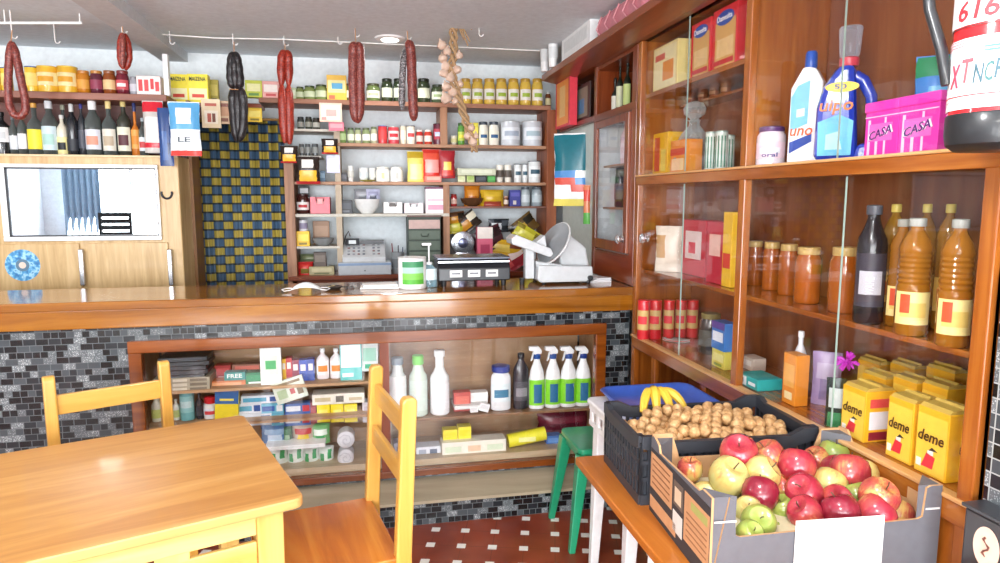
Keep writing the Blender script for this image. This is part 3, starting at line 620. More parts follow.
def loft(rings,name,mt,par,capends=True,bevel=0):
    V=[];Fc=[];k=len(rings[0])
    for R_ in rings: V+=R_
    for i in range(len(rings)-1):
        for j in range(k): a=i*k+j;b=i*k+(j+1)%k; Fc.append([a,b,b+k,a+k])
    if capends: Fc.append([k-1-j for j in range(k)]); Fc.append([(len(rings)-1)*k+j for j in range(k)])
    return obj(name,V,Fc,mt,par,True,bevel=bevel)
def ringz(P,z,s=1): return [(x*s,y*s,z) for x,y in P]
loft([ringz(P0,0),ringz(P1,.035),ringz(P1,.040,1.03),ringz(P1,.044,1.0),ringz(P1,.036,.96),ringz(P0,.012,.97)],'tray_body',bl,bt)
be=thing('plank_bench','narrow orange-brown wooden table carrying the fruit boxes','table',(.96,1.55,0))
MB().box(-.275,.28,-.75,.55,.645,.672).build('table_top',wood('bench_wood','9A5218','B86A22','CC8438','y',.5,.3,.3),be,bevel=.004)
for sy in(-.66,.3):
    for sx in(-.1,.22):
        m=MB(); m.tube([(sx*.9,sy,.645),(sx*1.08,sy,0)],[.018,.013],8); m.build('leg',pm,be,True)
    MB().box(-.12,.24,sy-.012,sy+.012,.60,.645).build('cross_rail',pm,be)
# ================================================================ walnut crate
BZ=.672
cr=thing('walnut_crate','black plastic crate heaped with walnuts','crate',(1.035,1.868,BZ),math.radians(-3))
bk=mat('33363C',.45); W2,D2,Hc=.27,.165,.205
MB().box(-W2,W2,-D2,D2,0,.008).build('crate_floor',bk,cr)
def crate_wall(L,name,loc,rz,dip):
    m=MB(); n=int(L/.024)
    m.box(-L/2,L/2,-.006,.006,0,.03); 
    hh=lambda u: Hc-(dip if abs(u)<.36 else 0)
    for i in range(n+1): x=-L/2+L*i/n; m.box(x-.005,x+.005,-.005,.005,.03,hh(x/L)-.02)
    m.box(-L/2,L/2,-.004,.004,.07,.082); m.box(-L/2,L/2,-.004,.004,.12,.132)
    m.prism([(-L/2,Hc),(-L/2,Hc-.035),(-L*.36,Hc-.035-dip),(L*.36,Hc-.035-dip),(L/2,Hc-.035),(L/2,Hc),(L*.42,Hc),(L*.34,Hc-dip),(-L*.34,Hc-dip),(-L*.42,Hc)],-.009,.009)
    m.build(name,bk,cr,loc=loc,rot=(0,0,rz))
crate_wall(2*W2,'crate_wall',(0,-D2,0),0,.02); crate_wall(2*W2,'crate_wall',(0,D2,0),0,.02)
crate_wall(2*D2,'crate_wall',(-W2,0,0),math.pi/2,.012); crate_wall(2*D2,'crate_wall',(W2,0,0),math.pi/2,.012)
# liner of the crate: close ribs inside
MB().box(-W2+.006,-W2+.008,-D2+.01,D2-.01,.01,Hc-.05).build('crate_liner',bk,cr); MB().box(-W2+.01,W2-.01,-D2+.006,-D2+.008,.01,Hc-.05).build('crate_liner',bk,cr)
# walnuts
def walnut_mat():
    m,nt,b=nodes('walnut_shell'); L=nt.links.new
    tc=nt.nodes.new('ShaderNodeTexCoord'); v=nt.nodes.new('ShaderNodeTexNoise'); v.inputs['Scale'].default_value=90; v.inputs['Detail'].default_value=4; L(tc.outputs['Object'],v.inputs['Vector'])
    L(ramp(nt,v.outputs['Fac'],[(.3,'A87C4C'),(.5,'C69A66'),(.7,'DDB888')]),b.inputs['Base Color']); b.inputs['Roughness'].default_value=.6
    bp=nt.nodes.new('ShaderNodeBump'); bp.inputs['Strength'].default_value=.5; bp.inputs['Distance'].default_value=.003; L(v.outputs['Fac'],bp.inputs['Height']); L(bp.outputs[0],b.inputs['Normal']); return m
WM=walnut_mat()
def blob(name,r,fn,m,nu=16,nv=11):
    V=[];Fc=[]
    for j in range(nv+1):
        for i in range(nu):
            a=2*math.pi*i/nu; p=math.pi*j/nv; k=fn(a,p); V.append((r*k*math.sin(p)*math.cos(a),r*k*math.sin(p)*math.sin(a),r*k*math.cos(p)))
    for j in range(nv):
        for i in range(nu): a=j*nu+i;b=j*nu+(i+1)%nu; Fc.append([a,a+nu,b+nu,b])
    return obj(name,V,Fc,m,None,True)
random.seed(3)
WN=[]
for q in range(3):
    o=blob('walnut',.0178,lambda a,p:(1+.10*math.cos(p)**2)*(1+.03*math.sin(5*a+q)*math.sin(p)+.025*math.sin(7*p+3*a))+.07*math.exp(-((math.sin(a))/.13)**2)*math.sin(p)*1,WM); WN.append(o)
import itertools
pos=[]
mxc=Matrix.Translation(cr.location)@Matrix.Rotation(math.radians(-3),4,'Z')
def wheight(x,y): return .155+.04*(1-(x/W2)**2)*(1-(y/D2)**2*.6)
cnt=0
for layer in (0,1,2):
    dz=-.03*(2-layer)
    y=-D2+.026
    row=0
    while y<D2-.024:
        x=-W2+.027+(.0175 if (row+layer)%2 else 0)
        while x<W2-.024:
            e=(x/W2)**2+(y/D2)**2
            if layer<2 or (e<.95 and random.random()<.62):
                if layer>0 or abs(y)>D2-.06 or abs(x)>W2-.05: pos.append((x+random.uniform(-.004,.004),y+random.uniform(-.004,.004),wheight(x,y)+dz+random.uniform(-.006,.006)+(.0 if layer<2 else .0)))
            x+=.035
        y+=.033; row+=1
wl='brown walnut in the heap filling the black plastic crate'
for i,p in enumerate(pos):
    if i<3: o=WN[i]
    else: o=WN[i%3].copy(); COL.objects.link(o)
    o.location=mxc@Vector(p); o.rotation_euler=[random.uniform(0,6.28) for _ in range(3)]; s=random.uniform(.9,1.08); o.scale=(s,s,s)
    tag(o,wl,'walnut','walnuts in the black crate')
print('walnuts',len(pos))
# bananas
bn=thing('banana_bunch','small bunch of yellow bananas at the far left corner of the walnuts','bananas',on(657,413,'y',2.07))
bn.location.z=.845
YM_=mat('D8B43C',.45)
for i,(dx,dy,rz,s) in enumerate(((-.045,.0,1.2,1.0),(-.015,.0,1.5,1.05),(.015,0,1.75,1.0),(.045,.005,2.1,.95))):
    pts=[];rs=[]
    for k in range(10):
        t=k/9; a=-.95+1.9*t; pts.append((dx*2*t*(1.15-.3*t),-.085*t+.03,.055*s-.085*s*(t-.42)**2*1.6-.012*t)); rs.append(.0165*s*(.35+.65*math.sin(math.pi*min(1,max(0,t*.86+.09)))**.45))
    MB().tube(pts,rs,7).build('banana',YM_,bn,True)
MB().tube([(0,.03,.04),(0,.045,.055)],[.012,.009],7).build('stem',mat('8A6A2C',.6),bn,True)
# ================================================================ apple box
ab=thing('apple_box','grey printed cardboard box full of apples with blank white sign on its front','box',(1.045,1.475,BZ),math.radians(-4))
AW,AD,AH=.283,.192,.21
gy=mat('66666C',.6); kr=mat('C79B6E',.8)
def wall(pts,name,loc,rz,th=.006):
    m=MB(); m.prism(pts,-th/2,th/2,'xz'); 
    m.M=[0,0]+[1]*(len(m.F)-2); m.M[1]=1; m.M[0]=0
    return m.build(name,[gy,kr],ab,loc=loc,rot=(0,0,rz))
# front: cut low between two corner posts
A=AW
wall([(-A,0),(A,0),(A,AH),(A*.9,AH+.0),(A*.86,AH-.005),(A*.84,AH-.075),(A*.80,AH-.08),(-A*.76,AH-.095),(-A*.8,AH-.09),(-A*.82,AH-.01),(-A*.86,AH)],'front_wall',(0,-AD,0),0)
wall([(-A,0),(A,0),(A,AH+.012),(A*.8,AH+.012),(A*.72,AH-.06),(-A*.72,AH-.06),(-A*.8,AH+.005),(-A,AH+.005)],'back_wall',(0,AD,0),math.pi)
wall([(-AD,0),(AD,0),(AD,AH),(AD*.75,AH),(AD*.66,AH-.012),(-AD*.66,AH-.02),(-AD*.72,AH),(-AD*.9,AH+.012),(-AD,AH+.004)],'side_wall',(-A,0,0),-math.pi/2)
wall([(-AD,0),(AD,0),(AD,AH+.01),(AD*.8,AH+.012),(AD*.6,AH-.04),(-AD*.7,AH-.05),(-AD*.8,AH),(-AD,AH)],'side_wall',(A,0,0),math.pi/2)
MB().box(-A,A,-AD,AD,.0,.006).build('box_floor',kr,ab)
for sx,sy in ((-1,-1),(1,-1),(1,1),(-1,1)):
    x=sx*(A-.003); y=sy*(AD-.003); m=MB(); m.prism([(x,y),(x-sx*.055,y),(x,y-sy*.055)],.005,AH+.0,'xy'); m.build('corner_post',[gy],ab)
for x0_,x1_ in ((-A+.004,-A*.80),(A*.86,A-.004)):
    MB().box(x0_,x1_,-AD-.0042,-AD-.003,AH-.058,AH-.054).build('printed_line',mat('E8E8E8',.6),ab)
# printing on the left side
xs=-A-.0036
def sp(y0,y1,z0,z1,h,name='printed_panel',off=0): return MB().box(xs-.0006-off,xs-off,y0,y1,z0,z1).build(name,mat(h,.7),ab)
sp(-AD,AD,0,AH-.024,'3A3638','printed_ground')
sp(.03,.185,.075,.175,'C8956A',off=.0008); sp(-.19,-.05,.04,.165,'C8956A',off=.0008); sp(-.04,.02,.10,.165,'6A5A50',off=.0008); sp(-.03,.01,.11,.15,'D8C0A0','printed_symbol',.0016)
for k in range(5): sp(.045,.17,.09+k*.017,.094+k*.017,'8A5A3C','printed_line',.0016)
for k in range(5): sp(-.18,-.065,.055+k*.015,.0585+k*.015,'9A6A48','printed_line',.0016)
sp(-.18,-.09,.135,.155,'A8A860','printed_line',.0016); sp(-.04,.02,.03,.085,'D8D4CC','handle_cutout',.0008); sp(.0,.185,.015,.05,'C8956A',off=.0008)
w=A; MB().box(-.085,.135,-AD-.009,-AD-.0075,.015,AH-.062).build('blank_sign',mat('FAFAFA',.6),ab)
# apples
def apple_mat(name,stops,sc_,rough=.22):
    m,nt,b=nodes(name); L=nt.links.new
    tc=nt.nodes.new('ShaderNodeTexCoord'); n=nt.nodes.new('ShaderNodeTexNoise'); n.inputs['Scale'].default_value=sc_; n.inputs['Detail'].default_value=5; n.inputs['Roughness'].default_value=.55; L(tc.outputs['Object'],n.inputs['Vector'])
    mp=nt.nodes.new('ShaderNodeMapping'); mp.inputs['Scale'].default_value=(260,260,25); L(tc.outputs['Object'],mp.inputs[0])
    n2=nt.nodes.new('ShaderNodeTexNoise'); n2.inputs['Scale'].default_value=1; L(mp.outputs[0],n2.inputs['Vector'])
    ad=nt.nodes.new('ShaderNodeMath'); ad.operation='MULTIPLY_ADD'; ad.inputs[1].default_value=.16; L(n2.outputs['Fac'],ad.inputs[0]); L(n.outputs['Fac'],ad.inputs[2])
    L(ramp(nt,ad.outputs[0],stops),b.inputs['Base Color']); b.inputs['Roughness'].default_value=rough; b.inputs['Coat Weight'].default_value=.4
    return m
AM={'R':apple_mat('red_apple_skin',[(.3,'8E1C30'),(.55,'A83040'),(.68,'C05048'),(.82,'D8A460')],14),
    'D':apple_mat('dark_red_apple_skin',[(.3,'6E1424'),(.6,'8C2034'),(.85,'B04A50')],14),
    'M':apple_mat('striped_apple_skin',[(.42,'A83440'),(.55,'C46048'),(.64,'D4A860'),(.85,'C8C070')],16),
    'Y':apple_mat('yellow_apple_skin',[(.38,'C47850'),(.5,'D0B468'),(.62,'CCC47C'),(.9,'BCC47C')],12),
    'G':apple_mat('green_apple_skin',[(.38,'A08448'),(.5,'9CA850'),(.62,'8CA04C'),(.9,'ACB46C')],12)}
prof=[(.0005,.030-.0065),(.006,.0255),(.013,.0305),(.022,.0315),(.031,.025),(.0358,.012),(.036,0),(.034,-.011),(.028,-.022),(.019,-.0295),(.010,-.0315),(.005,-.0285),(.0005,-.0275)]
AP=[(739,454,16.5,'R','magenta-red apple at the top left of the heap, against the walnuts',.95),
(769,457,14.5,'M','red apple with orange flank at the back edge, right of the topmost left one',.93),
(728,477,17,'Y','large yellow apple with pink blush at the left of the heap',.91),
(761,474,15.5,'Y','orange-yellow apple directly above the dark red one',.935),
(760,495,16,'D','dark red shiny apple left of centre with bright highlight',.915),
(797,467,16,'R','red apple with yellow patch near the back middle',.945),
(817,461,13,'M','small red-orange apple tucked behind the back middle one',.925),
(838,454,13.5,'G','green apple against the back right wall of the box',.925),
(834,469,12,'R','red apple half hidden left of the biggest red one',.92),
(850,474,17,'R','biggest red apple right of centre, on top of the heap',.94),
(875,475,14.5,'Y','pale yellow apple at the back right of the heap',.925),
(805,493,16,'R','pinkish red apple in the very middle of the heap',.925),
(829,485,14.5,'Y','yellow apple with pink side, between two red ones in the middle',.92),
(783,489,12.5,'M','dull greenish red apple behind the dark red one',.895),
(836,501,13.5,'R','rosy apple under the yellow one in the middle',.90),
(857,497,13,'G','green-yellow apple below the biggest red one',.895),
(878,497,16,'M','red and yellow apple left of the right-hand pale ones',.925),
(903,498,14.5,'Y','pale greenish yellow apple near the right wall',.905),
(784,510,13,'G','yellow-green apple just above the white sign at left',.885),
(806,514,15,'R','red and green apple peeping over the white sign',.885),
(841,513,16,'D','deep red apple above the right half of the white sign',.89),
(882,519,16,'R','rose-red apple at the lower right front',.885),
(910,516,15.5,'M','brownish red and green apple in the right front corner',.885),
(758,523,15,'G','bright green apple at the lower left front',.872),
(748,511,12,'Y','small yellowish apple above the green one at left',.87),
(690,470,11,'M','yellow-red apple alone in the back left corner of the box',.86),
(750,536,12,'G','pale green apple lowest in the left front of the box',.84),
(705,497,13,'Y','yellow apple deep against the left wall, below the large yellow one',.81),
(771,535,13,'G','green apple behind the left edge of the white sign',.835),
(895,531,13,'G','yellow-green apple low at the right front behind the wall',.84)]
pts=[];rad=[]
for (x,y,r,c,l,z) in AP:
    p=on(x,y,'y',1.60-(y-454)*.0038-(z-.90)*.9-(x-820)*.0004); pts.append(p); rad.append(r*fwd(p)/F)
inv=(Matrix.Translation(ab.location)@Matrix.Rotation(math.radians(-4),4,'Z')).inverted(); fwdm=inv.inverted()
eye=Vector((0,0,H))
for it in range(80):
    for i in range(len(pts)):
        for j in range(i+1,len(pts)):
            d=pts[j]-pts[i]; L_=d.length; mn=(rad[i]+rad[j])*.94
            if L_<mn:
                v=((pts[i]+pts[j])/2-eye).normalized(); al=d.dot(v); lat2=max(0,L_*L_-al*al); need=math.sqrt(max(0,mn*mn-lat2)); s=1 if al>=0 else -1
                k=(need-abs(al))/2*s*.6; ri=(pts[i]-eye).normalized(); rj=(pts[j]-eye).normalized(); pts[i]-=ri*k; pts[j]+=rj*k
    for i in range(len(pts)):
        q=inv@pts[i]
        if q.z<.01+rad[i]:
            r_=(pts[i]-eye).normalized(); pts[i]-=r_*((.01+rad[i]-q.z)/abs(r_.z))*.5
for i in range(len(pts)):
    q=inv@pts[i]
    q.x=max(-A+.008+rad[i],min(A-.008-rad[i],q.x)); q.y=max(-AD+.008+rad[i],min(AD-.008-rad[i],q.y)); pts[i]=fwdm@q
# hidden layer that carries the heap
for gx in range(6):
    for gy_ in range(4):
        q=Vector((-A+.05+gx*.088,-AD+.055+gy_*.1,.05))
        p=fwdm@q
protos={}
for (x,y,r,c,l,z),p,rr in zip(AP,pts,rad):
    t=thing('apple',l,'apple',p,0,'apples in the cardboard box'); t.rotation_euler=(random.uniform(-.7,.7),random.uniform(-.7,.7),random.uniform(0,6.28)); s=rr/.0315; t.scale=(s,s,s)
    if c not in protos:
        o=MB().lathe(prof,22).build('apple_body',AM[c],t,True); st_=MB().tube([(0,0,.024),(.002,0,.034),(.005,0,.040)],.0013,5).build('stem',mat('5A4028',.7),t,True); protos[c]=(o,st_)
    else:
        for s0_ in protos[c]: q=s0_.copy(); COL.objects.link(q); q.parent=t
fill=MB(); fill.box(-A+.01,A-.01,-AD+.01,AD-.01,.006,.09); o=fill.build('paper_padding',mat('D8CFA8',.8),ab)
# ================================================================ extinguisher
ex=thing('fire_extinguisher','red and white fire extinguisher with black foot hung by the cabinet end','fire extinguisher',(1.196,1.10,on(990,150,'y',1.08).z))
r=.082; e0=ex.location.z
def ez(py): return on(965,py,'y',1.06).z-e0
MB().lathe([(r*.8,0),(r*.98,.012),(r*1.02,.03),(r*1.02,ez(112)),(r*.99,ez(110))],32).build('foot_cap',mat('1E2023',.4,coat=.15),ex,True)
MB().lathe([(r*.985,ez(114)),(r*.985,.42),(r*.9,.455),(r*.6,.49),(r*.3,.505),(r*.28,.53)],32).build('cylinder_body',mat('D8242A',.25,coat=.6),ex,True)
Wb=math.pi*.9
band(r,ez(106),ez(50),Wb,'F8F8F8',ex,'white_label'); band(r,ez(50),ez(42),Wb,'D8ECF4',ex,'blue_text_strip'); band(r,ez(42),ez(32),Wb,'F2D8DA',ex,'fine_print_strip'); band(r,ez(18),ez(-30),Wb,'F6F0F0',ex,'upper_label'); band(r,ez(98),ez(96.5),Wb,'F0C8C8',ex,'printed_line',off=.0014);band(r,ez(93),ez(91.5),Wb,'E04848',ex,'printed_line',off=.0014)
for a,zz in ((-.35,100),(.05,101),(.4,99)): V,Fc=arc_band(r,ez(112),ez(106),a-.05,a+.05,off=.0016); obj('printed_mark',V,Fc,mat('F4E0E0',.4),ex,True)
for k in range(3): band(r,ez(34+k*3),ez(33.2+k*3),Wb,'C86068',ex,'printed_line',off=.0014)
for k in range(2): V,Fc=arc_band(r,ez(49-k*4),ez(47-k*4),-1.15,.9,off=.0014); obj('blue_text_line',V,Fc,mat('4A8CC8',.4),ex,True)
band(r,ez(20.5),ez(19.5),Wb,'303030',ex,'printed_line',off=.0014)
va=math.atan2(ex.location.x,ex.location.y)   # side that faces the room
def et(s,size,h,an,py,w,rot=0): text(s,size,h,ex,r*an,ez(py),0,w=w,bend=r+.002,rot=rot,shear=.15)
et('X',.062,'C84860',-1.86,72,.026); et('T',.062,'D85A62',-1.52,68,.022); et('N',.05,'3E606C',-1.26,72,.018); et('C',.05,'3E6C6C',-1.05,71,.014); et('P',.05,'3E606C',-.86,69,.016); et('6',.05,'C03038',-1.75,4,.024); et('1',.05,'C03038',-1.4,4,.012); et('6',.05,'C03038',-1.1,4,.024); et('1',.05,'C03038',-.8,4,.012)
m=MB(); m.tube([(-.06,-.02,.52),(-.10,.05,.46),(-.105,.09,.38),(-.088,.085,.28),(-.076,.062,.2),(-.068,.05,.13)],.0105,10); m.build('hose',mat('25272A',.35,coat=.3),ex,True)
MB().tube([(0,0,.52),(0,0,.56)],.022,12).build('valve',mat('303236',.4,metal=.5),ex,True); MB().box(-.02,.02,-.09,.02,.565,.58).build('lever',mat('303236',.4),ex)
MB().box(.08,.122,-.03,.03,.1,.3).build('wall_bracket',mat('8A3030',.4),ex)
# black bin-like appliance at the right edge with round sticker
bb=thing('black_cabinet_box','black box with a pale oval sticker under the mosaic wall','box',(1.30,.9,0))
q=on(985,531,'x',1.262); MB().box(-.035,.024,-.3,.255,0,q.z+.03).build('box_body',mat('26262A',.35,coat=.3),bb,bevel=.006)
MB().box(-.04,.024,-.3,.26,q.z+.03,q.z+.038).build('lid',mat('3A3C40',.3),bb,bevel=.002)
s_=on(986,548,'x',1.264); m=MB(); m.lathe([(.03,0),(.03,.0012)],28,sy=1.5); mx=Matrix.Translation((1.2645-1.30,s_.y-.9,s_.z))@Matrix.Rotation(-math.pi/2,4,'Y')@Matrix.Rotation(math.pi/2,4,'Z'); m.V=[mx@v for v in m.V]; m.build('oval_sticker',mat('F0C8B4',.5),bb)
m=MB(); m.tube([(1.263-1.3,s_.y-.9+.007*math.sin(i*1.3),s_.z-.02+i*.006) for i in range(8)],[.001+.0022*abs(math.sin(i*1.9)) for i in range(8)],6); m.build('sticker_figure',mat('6A4238',.5),bb,True)
# ================================================================ goods on the back shelves
IY=4.62
def S(kind,x0,x1,yt,z,name,label,cat,c,group=None,Y=IY,**k): return put('y',Y,kind,x0,x1,yt,yt,z,name,label,cat,c,group,**k)
GJ='jars on the top shelf'
for a,b,yt,l in ((296,304,87,'small green pickle jar just right of the red sausage'),(304,315,86,'second small green pickle jar right of the red sausage'),(315,327,85,'small green pickle jar touching the baking powder box')): S('jar',a,b,yt,ZT,'pickle_jar',l,'jar',['7F8F52','3C4A2C','C8D2B0'],GJ)
S('box',327,346,76,ZT,'baking_powder_box','upright yellow baking powder box between the green jars','box',['EFC24A','F0E6A0','5AA8D0','E86848'],txt=None,opt={'print':[(.05,.95,.3,.8,1),(.25,.8,.45,.68,2),(.1,.4,.05,.2,3)]})
S('jar',344,352,84,ZT,'pickle_jar','dark jar half hidden between baking powder box and brown sausage','jar',['6A6A3C','4A2C20','E8E0C8'],GJ)
S('jar',366,380,84,ZT,'pickle_jar','squat green olive jar right of the wide brown sausage','jar',['6A7A48','4A4A30','E4E4D4','B8C29A'],GJ)
for a,b,l in ((381,392.5,'tall dark green jar left of the silver-wrapped sausage'),(393,403,'tall dark green jar partly behind the silver-wrapped sausage'),(417,430,'tall dark green jar right of the brown sausage pair')): S('jar',a,b,79,ZT,'olive_jar',l,'jar',['34402A','20281C','D8DCC4'],'tall dark jars on the top shelf',opt={'la':1.1})
S('jar',431,444,85,ZT,'olive_jar','squat dark green jar left of the garlic braid','jar',['46543A','3A4030','DDE4D0','9AB07A'],GJ)
gl_=['leftmost golden jar, just right of the garlic braid','second golden jar from the garlic braid','third golden jar from the garlic braid','golden jar in the middle of the row of seven','third golden jar from the right end of the top shelf','next to last golden jar on the top shelf','golden jar at the right end of the top shelf']
for i,l in enumerate(gl_): S('jar',459.5+i*12,471+i*12,79,ZT,'golden_jar',l,'jar',['D9B64E','B89238','E8E6DC','9CB83C'],'tall golden jars on the top shelf')
S('jar',545,551,92,ZT,'small_jar','tiny brown jar at the shelf end beside the cornice','jar',['6A4028','C8C8C4','E0D0A0'],Y=4.7)
# hanging / standing above the doorway
S('box',170,188,75,on(180,103,'y',4.5).z,'cornflour_box','left yellow cornflour box lettered MAIZENA above the doorway','box',['F4E23C','F8F0B8','D84830'],'cornflour boxes above the doorway',Y=4.5,txt=[('MAIZENA',.2,'2A3A3A',0,.82,.8)],opt={'print':[(.06,.94,.1,.5,1),(.2,.8,.18,.3,2)]})
S('box',189,208,75,on(180,103,'y',4.5).z,'cornflour_box','right yellow cornflour box lettered MAIZENA above the doorway','box',['F4E23C','F8F0B8','D84830'],'cornflour boxes above the doorway',Y=4.5,txt=[('MAIZENA',.2,'2A3A3A',0,.82,.8)],opt={'print':[(.06,.94,.1,.5,1),(.2,.8,.18,.3,2)]})
S('box',209,218,80,on(180,103,'y',4.56).z,'cornflour_box','olive yellow box behind the right cornflour box','box',['B8A848','D8C868','7A7038'],Y=4.6)
tp=tag(B(on(168,103,'y',4.5).x-.0,on(262,103,'y',4.5).x,4.46,4.62,on(180,103,'y',4.5).z-.02,on(180,103,'y',4.5).z).build('header_shelf',D('x')),'narrow dark shelf over the curtained doorway','shelf')
S('box',246,262,81,ZT,'soup_box','lime yellow packet box right of the black sausage','box',['C8D048','F0EEB0','6A9A50'],Y=4.58); S('box',263,279,82,ZT,'soup_box','pink and white packet box left of the bright red sausage','box',['E8A8A0','F4E8E0','C85050'],Y=4.58)
S('box',288,296,88,ZT,'soup_box','narrow pale green box behind the bright red sausage','box',['B8C8A0','D8E0C8'],Y=4.62)
def hang(x0,x1,yt,yb,Y,*a,**k):
    t=put('y',Y,a[0],x0,x1,yt,yb,None,*a[1:],**k); return t
hang(203,221,99,128,4.44,'box','hanging_card_pack','beige card pack with printed panel hung over the curtain','packet',['E8D4B0','F0E4D0','B85A48','7A4838'],d=.01,opt={'print':[(.15,.85,.15,.6,1),(.3,.5,.2,.5,2),(.55,.72,.2,.5,3),(.2,.8,.75,.85,2)]})
hang(218,231,101,124,4.47,'box','hanging_card_pack','narrow beige card pack behind the wider one on the curtain','packet',['DCC09C','C89A78','8A5A48'],d=.01)
hang(248,262,108,122,4.5,'box','hanging_packet','small yellow packet hung right of the black sausage','packet',['F0CC38','F4E070','8A7A28'],d=.01)
hang(172,201,103,156,4.0,'bag','sponge_pack','blue and white pack of sponges hanging beside the curtain','packet',['E4ECF0','58A0D0','D04038','E8EEF4'],opt={'hang':1,'print':[(.0,1,.5,.95,1),(.25,.75,.58,.68,3),(.25,.7,.74,.85,3),(.0,1,.0,.12,2)]},txt=[('LE',.14,'505860',0,.3,.4)])
hang(161,174,108,166,4.03,'bag','blue_cloth','dark blue cloth hanging at the right end of the liquor bottles','cloth',['1E3F78','2A5494','17305C'],opt={'hang':1,'noseal':1,'print':[(.2,.6,.1,.6,1),(.6,.9,.2,.4,2)]})
# second shelf
L2=[('jar',337,346,127,'green pickled vegetable jar at the left end of the second shelf',['6E8A50','3E5A34','A8C088']),('jar',347,354,128,'pale green jar second from the left on the second shelf',['8FA07A','4A5A40','E0E4D0']),('jar',354.5,361,128,'narrow cream and green jar on the second shelf',['A8B088','506048','ECEBD8']),('jar',362,370,128,'jar with white label in the left half of the second shelf',['8A9A6C','566044','EEF0E4']),('jar',370.5,377,127,'pale jar left of the blue-topped red can',['B8BC9C','6A7458','F0F0E8']),
('can',378,387,126,'red can with blue top on the second shelf',['C8383C','3A62A8','D84848']),('can',388,399,127,'red and white round-labelled can right of the blue-topped one',['C8404C','B8B8B0','F0D8D8','C8303C']),('can',400,406,126,'slim cream can on the second shelf',['D8D0B8','B8B8B0','ECE6D4']),('can',406.5,415,126,'cream and red can left of the low red jars',['E4DCCC','48484C','F0E8E0','C84848']),
('jar',416,423,130,'low red jam jar, left one',['B8322C','E4DCD0','D8CFC4']),('jar',424,432,130,'low jar with cream top and red base',['C04030','EAE4D8','E4DACC']),('can',433,443,124,'dark plum can with pale figure at the middle divider',['5A1E30','3A1420','A83848','B8C8E0']),
('cup',450.5,457,136,'tiny cream cup right of the middle divider',['EDEAD4','D8D49A']),('jar',457.5,464.5,123,'green jar left of the dangling garlic tail',['5E9A44','3A5A30','B8CC58','E8D84A']),('box',469,478,123,'yellow and green carton behind the garlic tail',['D8CC3C','F0E060','6AA048']),
('jar',478.5,488,122,'left white jar with navy band',['ECEADC','343C48','E8E6D4','2A5A88']),('jar',488.5,499,122,'right white jar with navy band',['ECEADC','343C48','E8E6D4','2A5A88']),('can',500.5,520,122,'big silver tin on the left, second shelf',['C8CED4','D0D4D8','E0E6EC','A8B4C4']),('can',522,542,122,'big silver tin on the right, second shelf',['C8CED4','D0D4D8','E0E6EC','A8BEC8']),('jar',544,550,122,'pale small jar on the right post beside the silver tins',['C8CCC0','B0B0A8','E8E8E0'])]
for k,a,b,yt,l,c in L2: S(k,a,b,yt,Z2,'grocery_'+k,l,{'jar':'jar','can':'can','cup':'cup','box':'box'}[k],c,'jars and cans on the second shelf' if k in('jar','can') else None)
# column A (left)
S('jar',297,304,117,ZA1,'dark_jar','small dark jar at the left end above the snack packets','jar',['3A3C3A','24262A','8A8C84']); S('jar',305,312,117,ZA1,'dark_jar','middle small dark jar above the snack packets','jar',['42463C','2A2C2A','9A9C90']); S('jar',312.5,320,118,ZA1,'dark_jar','dark jar with pale label next to the pink card','jar',['48443C','2A2C2A','C8C8BC'])
hang(320,342,103,122,4.52,'box','hanging_card_pack','pink-cream card pack clipped to the top shelf edge','packet',['F0CDB8','F8E4D4','E09890','C8B0A8'],d=.008,opt={'print':[(.08,.92,.1,.9,1),(.3,.75,.3,.65,3),(.1,.3,.1,.25,2)]})
hang(329,344,122,131,4.53,'box','price_card','tiny pink price card below the pink-cream card pack','card',['D8788C','E8A0A8'],d=.006)
SN=['2E2420','F0B838','F4EEE6','B0282C']; so={'hang':1,'print':[(.15,.85,.12,.5,1),(.3,.7,.62,.85,2),(.0,1,.0,.1,3)]}
for a,b,yt,yb,l in ((281,298,146,163,'black and yellow snack bag hanging left of the post'),(322,338,139,154,'black and yellow snack bag under the pink card pack'),(297,320,157,184,'largest black and yellow snack bag, in the left column')): hang(a,b,yt,yb,4.5,'bag','snack_bag',l,'snack bag',SN,'black and yellow snack bags',opt=so)
for i,(a,b) in enumerate(((299,304),(305,310),(312,318))): S('can',a,b,144,Z(157),'small_tin',['small dark tin left of three above the big snack bag','middle small dark tin above the big snack bag','small grey tin right of three above the big snack bag'][i],'tin',['4A4E50','6A6E70','8A8C88'])
bs_sh=bp('shelf',B(XL,X(322),BY,by1,Z(157)-.014,Z(157)),LG)
hang(327,340,155,173,4.52,'box','white_card','blank pale lilac card fixed to the left divider','card',['D4D6F0','E4E6F8'],d=.004)
S('box',320,325,171,Z3,'blue_pack','slim blue-grey pack right of the big snack bag','packet',['5A7A94','8AA8BC'])
S('jar',296.5,309,194,Z4L,'spread_jar','dark chocolate spread jar with red band','jar',['3E1E1A','3A1C1C','E4E0DC','B82C34']); S('box',298,308,186,Z(197),'round_lens_box','small black box with bright round highlight above the spread jar','box',['2A2A2E','C8C8CC']).location.y=4.7
S('tray',310.5,330,197,Z4L,'pink_tray','coral pink open plastic tray in the left column','tray',['E8707C','F0A8A8'],d=.1)
S('can',299,307.5,220,Z(231),'white_tin','small white tin standing on the yellow box','tin',['D8D8DC','B8B8C0','9088A0']); S('box',297,309.5,231,ZA2,'yellow_box','bright yellow box under the small white tin','box',['F0C020','F4D850','8A7820'],d=.08)
S('bowl',312,334,238,ZA2,'metal_dish','shallow grey metal dish in the left column','dish',['8A8C8C'])
S('box',313,329,221,ZA2,'wooden_napkin_holder','brown wooden board standing behind the metal dish','board',['9A7458','B08C70'],Y=4.74,d=.02)
